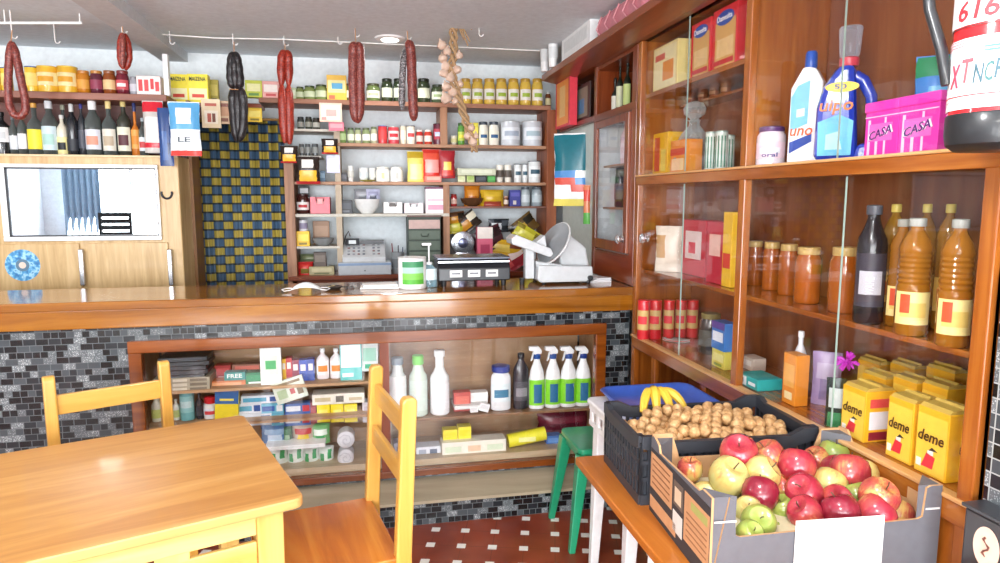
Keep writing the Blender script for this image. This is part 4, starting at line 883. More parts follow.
S('bag',297,313,262,ZB,'red_pouch','red pouch lying low at the left of the bottom cell','pouch',['C83030','D84038','8A7A3A'],d=.07); S('box',310,334,266,ZB,'stacked_papers','stack of papers and tapes in the bottom left cell','papers',['B0A880','C8C098','6A7048']); S('box',314,326,252,Z(266),'tape_dispenser','dark tape dispenser on top of the stacked papers','dispenser',['5A4C44','7A6C60']); 
S('bag',300,320,254,Z(263),'green_pouch','olive green pouch on top of the red one','pouch',['6E7858','8A9068'],Y=4.7)
# third shelf
S('box',338,347,173,Z3,'dark_pack','dark small pack at the left of the third shelf','packet',['3A3A40','5A5A62']); S('cup',347.5,353.5,166,Z3,'white_cup','narrow white cup beside the dark pack','cup',['E8E8E4','D0D0C8'])
S('cup',359,368,168,Z3,'white_cup','white cup on the little green saucer','cup',['F0F2F0','D8E4E8']); S('cup',369,375,168,Z3,'white_cup','slim white cup left of the white bowls','cup',['F2F2EE','E0E0D8'])
S('bowl',359,376,180,Z3,'green_saucer','small green saucer under the white cups','saucer',['A8A850'])
S('jar',375.5,389.5,167,Z3,'white_sugar_pot','left rounded white pot on the third shelf','pot',['F4F4EC','EDEDE4','D8D8A0'],opt={'la':.2}); S('jar',390,403,167,Z3,'white_sugar_pot','right rounded white pot on the third shelf','pot',['F2F2EE','EDEDE8','C8C8C0'],opt={'la':.2})
S('bag',407,424,152,Z3,'pasta_bag','yellow pasta bag on the third shelf','bag',['ECE070','F4EE9C','C8A828'],opt={'print':[(.1,.9,.1,.6,1),(.0,1,.8,1,2)]})
S('bag',422,441,150,Z3,'sweets_bag','tall red and pink sweets bag on the third shelf','bag',['D8382C','F0A098','E85840'],opt={'print':[(.1,.9,.3,.65,1),(.0,1,.75,.9,2)]}); S('bag',439,455,151,Z(178),'sweets_bag','dark red bag with yellow picture right of the pink sweets bag','bag',['A02830','F0C850','D83828'],Y=4.58,opt={'print':[(.2,.8,.35,.6,1),(.1,.9,.1,.25,2)]}); S('box',425,441,176,Z3,'candy_box','small coral box in front of the red sweets bag','box',['E88878','F4B4A0'],Y=4.57)
for a,b,yt,l,c in ((457.5,465,175,'small cream packet left of four on the third shelf',['E8E8C0','D8E0A8']),(466.5,474,175,'small lime packet on the third shelf',['CCD890','A8C860']),(475,486,176,'small black packet on the third shelf',['2A2E34','4A525A']),(487,495,176,'small bright green packet on the third shelf',['4AA048','5AB858'])): S('box',a,b,yt,Z3,'small_packet',l,'packet',c,'small packets on the third shelf')
S('box',456,494,169,Z(175),'flat_carton','long flat pale green carton lying over the small packets','carton',['C8CCB0','D8DCC4'])
for a,b,yt,l,c in ((496,503.5,165,'left printed paper cup with brown rim',['ECE8DC','5A5048']),(504,511.5,165,'right printed paper cup with brown rim',['ECE8DC','5A5048'])): S('cup',a,b,yt,Z3,'paper_cup',l,'cup',c,'paper cups on the third shelf')
for a,b,yt,l in ((514,521.5,164,'small white and black tin left of the tallest one'),(522,527.5,164,'slim white tin between two others'),(528,540.5,161,'tallest white and blue tin at the end of the third shelf')): S('can',a,b,yt,Z3,'striped_tin',l,'tin',['DCE0E0','48505A','E8ECEC','34586A'],'white tins on the third shelf')
# fourth shelf
S('box',338,352,200,Z4L,'black_box','black cash box left of the big white bowl','box',['303238','484C54','60646C'])
S('bowl',354,380,199,Z4L,'mixing_bowl','big white mixing bowl on the fourth shelf','bowl',['F0F0EE']); S('bag',354,371,189,Z(202),'grey_bag','crumpled grey plastic bag inside the white bowl','bag',['8E9096','A8AAB0','70747A'],Y=4.66,opt={'noseal':1}); S('bag',366,380,189,Z(202),'lilac_bag','pale lilac bag inside the white bowl','bag',['C0C2DC','A0A2C0','484C60'],Y=4.64,opt={'noseal':1})
S('tray',383,402,202,Z4L,'tissue_box','white carton tray with dark contents','box',['F4F2F0','6A6460'],d=.1); S('tray',403.5,423,203,Z4L,'pink_carton_tray','white and pink carton tray with clear tubs','box',['F4E8EC','D8DCDC'],d=.1); S('box',425,447,189,Z4L,'pink_label_box','white box with pink lettering lines under a purple pack','box',['F4ECF0','ECC8D4','E0A0B8'],opt={'print':[(.1,.9,.5,.6,1),(.1,.9,.15,.35,2)]},Y=4.6); S('box',425,446,187,Z(194),'purple_pack','flat purple pack resting on the pink label box','packet',['7A4060','8A5070'],Y=4.62)
S('jar',450.5,457,194,Z4R,'red_jar','small red jar at the left of the right lower shelf','jar',['A83030','8A2020','D8B0A0']); S('bag',464,480,186,Z4R,'honey_bag','orange amber pouch on a dark basket','pouch',['C87820','D89038','A85A18'],d=.08); S('bowl',460,484,198,Z4R,'wicker_basket','dark brown basket under the amber pouch','basket',['5A3A24']); 
S('bag',480,504,190,Z4R,'mustard_bag','mustard yellow bag of nuts in a red basket','bag',['C8A024','D8B438','9A4030'],d=.09,opt={'print':[(.1,.9,.6,.9,1),(.1,.9,.0,.3,2)]}); S('jar',503.5,508.5,196,Z4R,'tiny_jar','tiny brown jar between mustard bag and blue box','jar',['7A4A30','C8A088','E0D0C0']); S('box',509,520,190,Z4R,'blue_box','deep blue and violet carton on the right lower shelf','box',['34388C','5A5AB0','D0C8C0'],opt={'print':[(.1,.9,.6,.85,1),(.3,.6,.1,.35,2)]})
S('jar',520.5,530,187,Z4R,'glass_storage_jar','left clear glass storage jar beside the right post','jar',['A8B4B8','505860','C8D0D4']); S('jar',531,542,187,Z4R,'glass_storage_jar','right clear glass storage jar beside the right post','jar',['98A4AA','505860','B8C4C8'])
# bottom right cell: snack bags
for a,b,yt,yb,l,c in ((450,463,212,226,'dark brown snack bag at the upper left of the snack heap',['5A3A24','C8881C','282018']),(450,466,220,233,'lime yellow snack bag below the brown one',['B8B030','D8D050','7A7820']),(462,482,213,230,'black and orange snack bag on the snack heap',['30241C','C88828','F0E8D0']),(491,506,219,232,'black bag with white stripes leaning on the heap',['22262C','D8DCE0','50565E']),(517,540,216,234,'brown and yellow snack bag at the upper right of the heap',['6A5028','D0A838','28241C']),(512,540,228,242,'bright yellow green bag behind the slicer',['C8C030','E0D850','8A7A20']),(478,505,228,250,'dark plum bag above the yellow one',['4A2028','6A3038','30161C']),(488,520,240,255,'yellow and brown snack bag behind the slicer arm',['D8A828','F0D060','7A3A1C']),(492,530,252,272,'crimson snack bag low behind the slicer',['9A2430','C85050','E8D0C8'])): hang(a-3,b+3,yt,yb,4.64 if yt<228 else 4.6,'bag','crisp_packet',l,'snack bag',c,'snack bags heaped behind the scale',d=.05,opt={'print':[(.15,.6,.2,.7,1),(.6,1,.5,.9,2),(0,.3,.75,1,2)]}).rotation_euler=(0,((a*7)%11-5)*.13,0)
# back worktop goods
BWY=4.52
def cash():
    b=on(365,270,'y',4.5); k=fwd(b)/F; t=thing('cash_register','grey electronic cash register with keypad on the back worktop','cash register',(b.x,4.62,ZB))
    w=52*k; m=MB().box(-w/2,w/2,-.12,.13,0,.085).build('cash_drawer',mat('B8BCC0',.45),t,bevel=.004)
    MB().box(-w/2,w/2,-.1215,-.12,.064,.08).build('blue_strip',mat('8098B8',.4),t); MB().lathe([(.005,0),(.005,.003)],10).build('drawer_lock',mat('606468',.3),t,loc=(0,-.12,.03),rot=(math.pi/2,0,0))
    MB().prism([(-.10,.085),(.12,.085),(.12,.19),(.04,.20),(-.10,.115)],-w*.42,w*.40,'yz').build('keypad_body',mat('C4C6C8',.45),t,bevel=.004)
    for i in range(7):
        for j in range(4):
            if i==4: continue
            x=-w*.3+i*w*.095; y=-.07+j*.03; z=.085+.03+(y+.10)*(.085/.14)
            MB().box(x-.008,x+.008,y-.009,y+.009,z,z+.007).build('key',mat(['6A6E74','8A8E94','7A4A48','5A6270'][(i+j)%4],.4),t)
    MB().prism([(.0,.19),(.05,.19),(.05,.235),(.015,.235)],-w*.36,-w*.1,'yz').build('display',mat('3A3C40',.3),t,bevel=.003); MB().box(-w*.3,-w*.16,.003,.008,.2,.225).build('display_window',mat('D0D8D8',.3),t)
    MB().box(-w*.08,w*.38,.02,.08,.2,.222).build('receipt_cover',mat('54565A',.4),t); 
    MB().tube([(-w*.48,.05,.02),(-w*.46,.04,.12),(-w*.36,.03,.25),(-w*.3,.02,.285),(-w*.27,.02,.25)],.004,6).build('cable',mat('3A3A3C',.4),t,True)
cash()
def drawers():
    b=on(424,256,'y',4.5); k=fwd(b)/F; w=33*k; t=thing('drawer_unit','dark green desktop drawer unit with three drawers','drawers',(b.x+.01,4.66,ZB)); hh=Z(217,4.55)-ZB
    MB().box(-w/2,w/2,-.11,.11,0,hh).build('unit_body',mat('3E4A40',.5),t,bevel=.003)
    for i in range(5):
        z0=hh*(.02+.19*i); o=MB().box(-w/2+.006,w/2-.006,-.116,-.109,z0+.004,z0+hh*.17).build('drawer',mat('5C6A5C' if i<4 else 'C8A8A0',.45),t,bevel=.002)
        if i<4: h=MB().tube([(-.025,-.117,z0+hh*.11),(-.02,-.13,z0+hh*.07),(.02,-.13,z0+hh*.07),(.025,-.117,z0+hh*.11)],.003,6).build('drawer_pull',mat('30382E',.4),o,True)
    MB().box(-w/2-.004,w/2+.004,-.12,.11,hh,hh+.012).build('top_lid',mat('6A5048',.5),t)
drawers()
S('cup',391,404,252,ZB,'pen_pot','grey pen pot right of the cash register','pot',['8A8E90','6A6E72'],Y=4.56)
for i,(x,dx) in enumerate(((394,-.012),(398,.004),(401,.014))): 
    p=on(x,262,'y',4.56); tag(MB().tube([(p.x,4.56,ZB+.02),(p.x+dx,4.565,Z(243+i*2,4.56))],.004,6).build('pen',mat(['7A2830','30343C','506078'][i],.4),None,True),['dark red pen leaning left in the pen pot','black pen upright in the middle of the pen pot','blue-grey pen leaning right in the pen pot'][i],'pen')
S('box',476.5,492,227,ZB,'tall_pink_box','tall pink and white carton with round emblem on the back worktop','box',['D8607C','F0E4DC','A82850'],Y=4.52,opt={'print':[(.0,1,.75,1,1),(.2,.8,.4,.62,2)]})
for z0,l,yy in ((Z(257,4.5),'round silver tin lid upright behind the scale',231),(ZB-.0,'second round silver tin half hidden by the scale',254)):
    p=on(463,243 if yy<240 else 262,'y',4.5); t=thing('round_tin',l,'tin',(p.x,4.55,p.z-.0),0,'round silver tins on the back worktop'); m=MB().lathe([(.072,0),(.078,.01),(.078,.05),(.06,.055)],28).build('tin_body',mat('B0B4BC',.2,metal=.8),t,True,rot=(math.pi/2,0,0)); MB().lathe([(.035,0),(.03,.012),(.012,.016)],20).build('embossed_centre',mat('6A6E88',.2,metal=.7),t,True,rot=(math.pi/2,0,0),loc=(0,-.055,0))
# ================================================================ jars & bottles on the left
JY=4.33
for k,a,b,yt,l,c in (('can',-12,-1,67,'yellow tin with blue lid at the very left edge',['F0C83C','3A62A8','F4DC80']),('can',1,11,68,'yellow tin with blue lid, leftmost in view',['F0C83C','3A62A8','F4DC80']),('can',25,37,67,'yellow tin with blue lid right of the looped sausage',['F0C83C','3A62A8','F4DC80']),('can',38,57,67,'large yellow tin, left of the two big ones',['F0BC38','E8C860','F4E4A8','E8A830']),('can',58,76,67,'large yellow tin, right of the two big ones',['F0BC38','E8C860','F4E4A8','E8A830']),
 ('jar',77,89,71,'amber honey jar next to the large yellow tins',['C07820','B87830','D89A40']),('jar',90,102,71,'dark purple jam jar on the high shelf',['5A2434','B88038','8A3850']),('jar',103,115,71,'brown jar with cream label on the high shelf',['8A4820','8A5028','E0C08C']),('jar',116,128,71,'dark red jam jar with white band',['6A1C2C','7A2A28','C85058','F0E4E4']),('jar',129.5,137.5,77,'small grey jar left of the red and white carton',['A0A0A8','8A8A90','C8C8D0'])):
    S(k,a,b,yt,JZ,'yellow_tin' if k=='can' else 'jam_jar',l,'tin' if k=='can' else 'jar',c,'yellow tins on the high shelf' if k=='can' else 'jam jars on the high shelf',Y=JY)
S('box',139,161,77,JZ,'red_white_carton','white carton with big red letters at the right end of the high shelf','box',['F0E0DC','D8484C','D04044'],Y=JY,txt=[('TOP',.5,'D03A3C',0,.55,.7)] if False else None,opt={'print':[(.08,.25,.2,.8,2),(.32,.5,.2,.8,1),(.58,.72,.3,.85,2),(.78,.94,.2,.7,1)]})
BZ2=fz1+.002; BYY=4.32
def bot(a,b,yt,l,c,**o):
    if 'glass' in o: c=['6E7674']+c[1:]; o['glass']=.9
    if 'lb' in o: o['lb']=(o['lb'][0],o['lb'][0]+(o['lb'][1]-o['lb'][0])*.75)
    return bot_(a,b,yt,l,c,**o)
def bot_(a,b,yt,l,c,**o): return S('bottle',a,b,yt,BZ2,'liquor_bottle',l,'bottle',c,'liquor bottles on the fridge',Y=BYY,opt=o)
bot(-8,8,112,'black bottle with round white label at the left edge',['1E2226','141618','E8E8EA','C8CCD0'],lb=(.3,.75))
bot(8,16,116,'clear bottle with silver cap beside the black one',['C4C8CC','60646A','D8DCE0'],glass=.4); bot(16.5,25,112,'clear slim bottle left of the yellow label one',['C8CCD4','40444A','ECECF0'],glass=.4)
bot(26,40,103,'clear bottle with bright yellow label',['C8CCC8','E0A84A','F0DC3C'],glass=.35,lb=(.12,.62),neck=.3)
bot(40.5,55,101,'wide clear bottle with pale blue label and silver cap',['B8C8C0','D8DCE0','C8DCE4','A8D0C8'],glass=.35,lb=(.1,.68),neck=.25,nr=.38,cap=.14)
bot(50,60,103,'clear bottle with olive neck behind the pale blue label one',['C0C8B8','A8AC98','D8DCD0'],glass=.4).location.y+=.09
bot(56,66,115,'short bottle with black band and yellow white label',['E0DCC8','E4E4E0','F0E4A0','1C2024'],lb=(.05,.6))
bot(65,76,104,'black bottle with clear pointed top',['20242A','D0D4D4','2A2E36'],lb=(.1,.4),cap=.15)
bot(76.5,84,104,'dark bottle with violet cap',['2E3238','3A3A88','484C58'])
bot(84,99,101,'broad clear bottle with copper oval label and white cap',['C8CCD4','F0F0F2','D8DCE4','D89880'],glass=.4,lb=(.12,.6),nr=.4,cap=.16)
bot(101,114,101,'clear bottle with cream cork and pale label',['C4C4BC','E4D090','DCD8CC','B8A890'],glass=.4,lb=(.1,.62),neck=.3,cap=.14)
bot(116,129,102,'whisky bottle with slanted cream and maroon label',['3A3C34','C8B878','DCDCC8','5A3038'],lb=(.1,.68))
bot(129.5,137.5,103,'amber spirit bottle with dark blue cap',['C8742A','2A3468','E0A050','D88830'],neck=.42,cap=.16)
bot(138,146,118,'small clear bottle with pale blue label right of the amber one',['C8D0D4','A8B4BC','D8E4EC','C84848'],glass=.4)
hang(146,165,102,153,4.22,'bag','coffee_bag','silver white coffee bag with red top and base','coffee bag',['C8C4C0','ECEAEA','D02838','3A3C40'],d=.06,opt={'print':[(.0,1,.82,1,2),(.15,.85,.2,.7,1),(.0,1,.06,.17,2)]})
# ================================================================ on the counter
CY=3.40; CZ=1.106
def rect(x0,x1,y0,y1,Y=CY): a=on(x0,y1,'y',Y); b=on(x1,y0,'y',Y); return a.x,b.x,a.z,b.z
# wipes tub and pump bottle
t=S('can',398,426,257,CZ,'wipes_tub','white cleaning tub with green label on the counter','tub',['F0F2F2','F4F6F6','F0F4F0'],Y=3.33,opt={'neck':.04,'nr':.9,'cap':.02,'lb':(.1,.85)})
rr=.5*(28*fwd(on(412,280,'y',3.33))/F); hh=on(412,256,'y',3.33).z-CZ
for z0_,z1_,cc in ((.68,.86,'3E8A5C'),(.5,.68,'A8D4C0'),(.3,.5,'7CC454'),(.16,.3,'58B03C')): band(rr,hh*z0_,hh*z1_,.8,cc,t,'label_stripe',off=.002)
text('FAMILIA',.02,'F4F4F0',t,0,hh*.77,0,w=rr*1.1,bend=rr+.004) if False else None
t=S('bottle',421,437,262,CZ,'pump_bottle','clear blue hand gel pump bottle beside the white tub','pump bottle',['B8DCE8','F2F4F4','D8ECF0'],Y=3.36,opt={'glass':.55,'neck':.14,'cap':.1,'lb':(.3,.75)})
h=on(430,262,'y',3.36).z-CZ; h2=on(430,243,'y',3.36).z-CZ
MB().tube([(0,0,h),(0,0,h2-.008)],.004,8).build('pump_stem',mat('F2F4F4',.3),t,True); MB().box(-.035,.012,-.007,.007,h2-.012,h2).build('pump_nozzle',mat('F2F4F4',.3),t,bevel=.003)
# till / scale
x0,x1,z0,z1=rect(437,507,255,282); t=thing('counter_scale','black counter scale with three white labels and steel plate','scale',((x0+x1)/2,CY+.02,CZ)); w=x1-x0; hh=z1-CZ-.0
MB().prism([(-.10,.03),(-.10,hh*.62),(-.06,hh*.9),(.14,hh*.9),(.14,.03)],-w/2,w/2,'yz').build('scale_body',mat('1C1E24',.35,coat=.2),t,bevel=.005)
MB().box(-w/2-.004,w/2+.004,-.075,.15,hh*.9,hh*.97).build('steel_plate',mat('5A5E68',.25,metal=.6),t,bevel=.002)
MB().box(-w/2,w/2,-.088,-.078,hh*.80,hh*.86).build('silver_trim',mat('C8CACE',.25,metal=.6),t)
for i in range(3): x=-w*.26+i*w*.25; o=MB().box(x-w*.085,x+w*.085,-.1025,-.10,hh*.33,hh*.56).build('white_label',mat('F0F0F0',.5),t); MB().box(x-w*.06,x+w*.06,-.1035,-.1025,hh*.42,hh*.48).build('printed_line',mat('70747A',.5),o)
for i in(-1,1): MB().lathe([(.012,0),(.014,.03)],12).build('foot',mat('202226',.4),t,True,loc=(i*w*.42,-.07,0)); MB().lathe([(.012,0),(.014,.03)],12).build('foot',mat('202226',.4),t,True,loc=(i*w*.42,.1,0))
# slicer
p=on(560,281,'y',3.38); k=fwd(p)/F; t=thing('meat_slicer','white and grey electric meat slicer at the right end of the counter','slicer',(p.x,3.42,CZ)); wh=mat('C4C8CA',.35,coat=.2); gr=mat('B0B4B6',.3,metal=.3)
def q(px,py): return ((px-560)*k,(281-py)*k)
def pr(ptsx,y0,y1,name,m,bevel=.003,par=None): return MB().prism([q(*a) for a in ptsx],y0,y1).build(name,m,par or t,bevel=bevel)
pr([(535,262),(590,264),(591,277),(585,279),(537,279),(534,276)],-.10,.12,'base',wh,.006)
for x in(.6,): pass
for px,yy in ((541,-.08),(586,-.09),(541,.1),(586,.1)):
    a=q(px,0)[0]; MB().lathe([(.011,0),(.014,.012),(.012,.02)],12).build('foot',mat('222428',.4),t,True,loc=(a,yy,0))
pr([(565,232),(572,234),(588,246),(592,266),(562,266),(560,250)],-.02,.12,'motor_housing',wh,.012)
# blade disc seen at an angle with guard ring
m=MB(); m.lathe([(.095,0),(.098,.004),(.085,.006),(.03,.010),(.012,.018)],36); mx=Matrix.Translation((q(553,241)[0],-.035,q(553,241)[1]))@Matrix.Rotation(math.radians(17),4,'Y')@Matrix.Rotation(math.radians(22),4,'Z')@Matrix.Rotation(math.radians(-75),4,'Y')@Matrix.Scale(1.22,4,(1,0,0)); m.V=[mx@v for v in m.V]; m.build('blade',mat('85898C',.45,metal=.35),t,True)
m=MB(); n=32
rp=[mx@Vector((.1*math.cos(2*math.pi*i/n),.1*math.sin(2*math.pi*i/n),-.004)) for i in range(n+1)]; m.tube(rp,.005,6,cap=False); m.build('blade_guard',mat('E4E6E6',.25,metal=.3),t,True)
pr([(508,236),(513,232),(548,246),(551,253),(546,254),(509,241)],-.09,.05,'carriage_tray',wh,.004)
pr([(524,244),(533,247),(533,276),(524,276)],-.05,.0,'carriage_arm',wh,.004)
pr([(534,240),(543,233),(545,244),(537,247)],-.06,.03,'pusher',wh,.003)
pr([(533,258),(560,262),(560,266),(534,264)],-.08,.08,'thickness_plate',gr,.002)
MB().lathe([(.012,0),(.014,.018),(.010,.022)],16).build('adjust_knob',mat('24262A',.4),t,True,loc=(q(587,276)[0],-.10,q(587,276)[1]+.005),rot=(math.pi/2,0,0))
MB().lathe([(.012,0),(.014,.03)],16).build('carriage_foot',mat('24262A',.4),t,True,loc=(q(521,0)[0],-.04,0))
# papers beside the slicer
pp=on(601,277,'y',3.4); t=thing('paper_stack','stack of white wrapping paper between slicer and cabinet','paper',(pp.x-.03,3.42,CZ))
for i in range(3): MB().box(-.05+.008*i,.07-.006*i,-.07,.07,i*.008,i*.008+.006).build('paper_sheet',mat('F0F0F2',.7),t,rot=(0,0,.15*i))
# face mask
p=on(306,286,'y',3.3); t=thing('face_mask','white disposable face mask lying on the counter with its loops out','mask',(p.x,3.3,CZ)); V=[];Fc=[];n=10
for j in range(5):
    for i in range(n+1): u=i/n*2-1; v=j/4*2-1; V.append((u*.07,v*.04*(1-.25*u*u),.012+.034*(1-u*u)*(1-v*v*.6)))
for j in range(4):
    for i in range(n): a=j*(n+1)+i; Fc.append([a,a+1,a+n+2,a+n+1])
o=obj('mask_cloth',V,Fc,mat('E8F0EE',.7),t,True); so_=o.modifiers.new('s','SOLIDIFY'); so_.thickness=.002
for s in(-1,1): MB().tube([(s*.068,-.028,.012),(s*.098,-.03,.008),(s*.112,0,.012),(s*.095,.028,.014),(s*.068,.028,.014)],.0022,6).build('ear_loop',mat('F4F6F6',.6),t,True)
for a,b,l,h_ in ((325,342,'dark coin dish with small change beside the face mask','34322F'),):
    p=on((a+b)/2,287,'y',3.36); t=thing('coin_dish',l,'dish',(p.x,3.36,CZ)); MB().lathe([(.03,0),(.045,.014),(.042,.016),(.01,.006)],20).build('dish_body',mat(h_,.4),t,True,); 
    for i in range(4): MB().lathe([(.01,0),(.01,.002)],12).build('coin',mat('B8A878',.3,metal=.7),t,True,loc=(random.uniform(-.02,.02),random.uniform(-.02,.02),.01+i*.003))
p=on(350,286,'y',3.38); t=thing('key_bunch','bunch of dark keys and tags next to the folded papers','keys',(p.x,3.38,CZ))
m=MB(); m.tube([(.02*math.cos(a),.02*math.sin(a),.004) for a in [i*.52 for i in range(13)]],.0018,6); m.build('key_ring',mat('9A9A9C',.3,metal=.8),t,True)
for i in range(4): MB().box(.015,.055,-.005,.005,.001+i*.003,.003+i*.003).build('key',mat('4A4840',.35,metal=.6),t,rot=(0,0,i*1.3))
p=on(379,285,'y',3.36); t=thing('folded_newspaper','folded white papers lying flat left of the white tub','papers',(p.x,3.36,CZ))
for i in range(2): MB().box(-.09+i*.01,.1-i*.012,-.05,.05,i*.012,i*.012+.01).build('paper_fold',mat('F4F2EE',.7),t,bevel=.002,rot=(0,0,-.05+i*.1))
# ================================================================ goods in the showcase
CYY=3.33
def C(kind,x0,x1,yt,z,name,label,cat,c,group=None,Y=CYY,**k): return put('y',Y,kind,x0,x1,yt,yt,z,name,label,cat,c,group,**k)
def flat(x0,x1,yt,yb,*a,**k): return put('y',k.pop('Y',CYY),a[0],x0,x1,yt,yb,None,*a[1:],**k)
GS='cartons stacked in the showcase'
for i in range(5): flat(164+i%2*2,207+(i*3)%5,371-i*4.2,375-i*4.2,'box','folded_bin_bags',['folded dark bag lowest in the dark stack','second folded dark bag up in the dark stack','middle folded dark bag of the stack','folded dark bag next to the top of the stack','topmost folded dark bag in the dark stack'][i],'bags',['34383C','484E54','5A6066'],'folded dark bags in the showcase',d=.14)
for i in range(3): flat(160,212,382.5-i*4.4,387-i*4.4,'box','napkin_pack',['lowest patterned napkin pack under the dark bags','middle patterned napkin pack','upper patterned napkin pack directly under the dark bags'][i],'napkins',['B0A690','7A7060','D8D0BC'],'napkin packs in the showcase',d=.16,opt={'print':[(.05,.3,.2,.8,1),(.35,.6,.2,.8,2),(.65,.95,.2,.8,1)]})
flat(207,246,379,387,'box','orange_carton','long flat orange carton at the bottom of the toothpaste stack','carton',['D87C48','E8A878','F0D0B0'],GS,d=.07)
flat(217,232,364,378,'box','red_carton','deep red carton behind the teal one','carton',['A8282C','C84040','E0A8A0'],GS,Y=3.42,d=.06)
flat(226,246,371,379,'box','teal_carton','teal carton lettered FREE on the orange one','carton',['2E8A84','3AA098'],GS,Y=3.31,d=.05,txt=[('FREE',.7,'F0F4F0',0,.55,.7)])
flat(246,266,371,383,'box','green_carton','dark green carton left of the hanging white packet','carton',['1E7A50','2A9464','E4F0E8'],GS,d=.06); flat(234,262,363,371,'box','brown_red_carton','brownish carton on top of the teal and green ones','carton',['8A5A48','C86858','3E7A60'],GS,Y=3.38,d=.05)
flat(262,282,345,384,'box','white_packet','tall white packet with green print leaning on the glass','packet',['F2F6F0','D8ECD4','58B070'],Y=3.27,d=.03,opt={'print':[(.15,.85,.25,.75,1),(.25,.75,.4,.62,2)]})
for a,b,yt,yb,h_,l in ((283,287,358,378,'E8B838','narrow yellow carton'),(287,293,357,378,'B83038','narrow red carton'),(293,300,359,379,'8A3C50','plum carton in the multicoloured row'),(300,308,359,380,'3A58B0','blue carton in the multicoloured row'),(308,315,358,380,'2C4C9C','dark blue carton next to the lotion bottles')): flat(a,b,yt,yb,'box','slim_carton',l+' right of the white packet' if a<290 else l,'carton',[h_,'E8E0D8',h_],'slim cartons in the top row',d=.05,opt={'print':[(.2,.8,.5,.8,1)]})
for a,b,l in ((316,328.5,'left lotion bottle with orange round label'),(329.5,342,'right lotion bottle with orange round label')): C('bottle',a,b,348,S1,'lotion_bottle',l,'bottle',['E4DCDC','F4F4F4','EEE4E0','E88838'],'lotion bottles in the showcase',opt={'lb':(.15,.6),'cap':.12,'sy':.7})
flat(341,362,342,379,'box','tall_teal_carton','tall white and teal carton at the top right of the left bay','carton',['38B0AC','E8F4F2','D0ECEC'],Y=3.30,d=.05,opt={'print':[(.05,.95,.35,.95,1),(.1,.6,.1,.2,2)]}); flat(362,378,341,370,'box','white_teal_carton','white and turquoise carton behind the chair post','carton',['E8F2EE','A8DCC8','48B890'],Y=3.34,d=.05)
# row 2
C('bottle',151,161,396,S2,'white_bottle','cream bottle at the left end of the middle row','bottle',['F0F0D8','E8E8DC','D8E080'],opt={'nr':.5}); C('bottle',172,179,399,S2,'white_bottle','pale bottle just right of the chair post','bottle',['ECEEE0','E0E4D8','C8D888'])
C('can',179.5,193,387,S2,'air_freshener','turquoise spray can in the middle row','spray can',['7CC4C8','E4ECEC','9CD8D8','D0ECEC'])
C('bottle',195,203,393,S2,'black_bottle','narrow black bottle right of the turquoise can','bottle',['26262C','1A1A1E','34343C']); C('bottle',203.5,217,396,S2,'glue_bottle','white bottle with round red cap','bottle',['E4E0DC','C8202C','D8DCE4','D04048'],opt={'cap':.3,'nr':.7})
flat(216,238,389,420,'box','sponge_cloth_pack','slanted blue and yellow cloth pack','packet',['F0DC30','2C68A8','F4E860'],Y=3.29,d=.03,opt={'print':[(0,1,.55,1,1),(.2,.8,.65,.72,2)]}).rotation_euler.y=.06
k=0
for r,(yt,yb,xs) in enumerate(((412,424,((240,272),(272.5,284.5),(285.5,311))),(402,412,((239,262),(262.5,284),(286,311))),(394,402,((243,283),)))):
    for a,b in xs:
        cc=[['E4ECF4','5AB0D0','3058A0'],['6CBCD8','2E60B0','F0F4F8'],['3C68B0','E8EEF4','D04048']][k%3]
        flat(a,b,yt,yb,'box','toothpaste_carton',['white and blue toothpaste carton, bottom left','short light blue carton in the bottom of the toothpaste stack','blue and white carton with red mark, bottom right of the stack','white toothpaste carton in the second layer, left','pale blue carton in the second layer, middle','dark blue and white carton in the second layer, right','long carton alone on top of the toothpaste stack'][k],'carton',cc,'toothpaste cartons',d=.05,opt={'print':[(.05,.6,.25,.75,1),(.68,.95,.2,.8,2)]}); k+=1
flat(278,309,378,400,'box','wipes_packet','tilted cream packet with coloured flowers in front of the cartons','packet',['DCE4D4','B4C8A0','C86060','8A7A60'],Y=3.26,d=.015,opt={'print':[(.1,.4,.2,.6,1),(.5,.65,.3,.55,2),(.72,.9,.2,.5,3),(.1,.9,.78,.9,3)]}).rotation_euler.y=-.28
flat(311,317,401,422,'box','maroon_carton','narrow maroon carton left of the yellow boxes','carton',['8A2C38','B04850'],d=.05)
for a,b,l in ((318,330.5,'left one of the three yellow boxes'),(331.5,344,'middle one of the three yellow boxes'),(345,357.5,'right one of the three yellow boxes')): flat(a,b,402,420,'box','yellow_carton',l+' in the middle row','box',['F4E020','F8EC70','D8C018'],'yellow boxes in the middle row',d=.07,opt={'print':[(.2,.8,.3,.7,1)]})
flat(314,364,391,401,'box','magazine_pile','loose printed papers lying across the yellow boxes','papers',['ECE8D8','C8B890','605C50'],Y=3.34,d=.1,opt={'print':[(.05,.35,.3,.7,1),(.45,.6,.2,.8,2),(.7,.95,.3,.6,1)]})
flat(363,378,400,420,'box','pale_box','pale lilac box behind the chair backrest','box',['D8D4D8','C0B8C4'],d=.07)
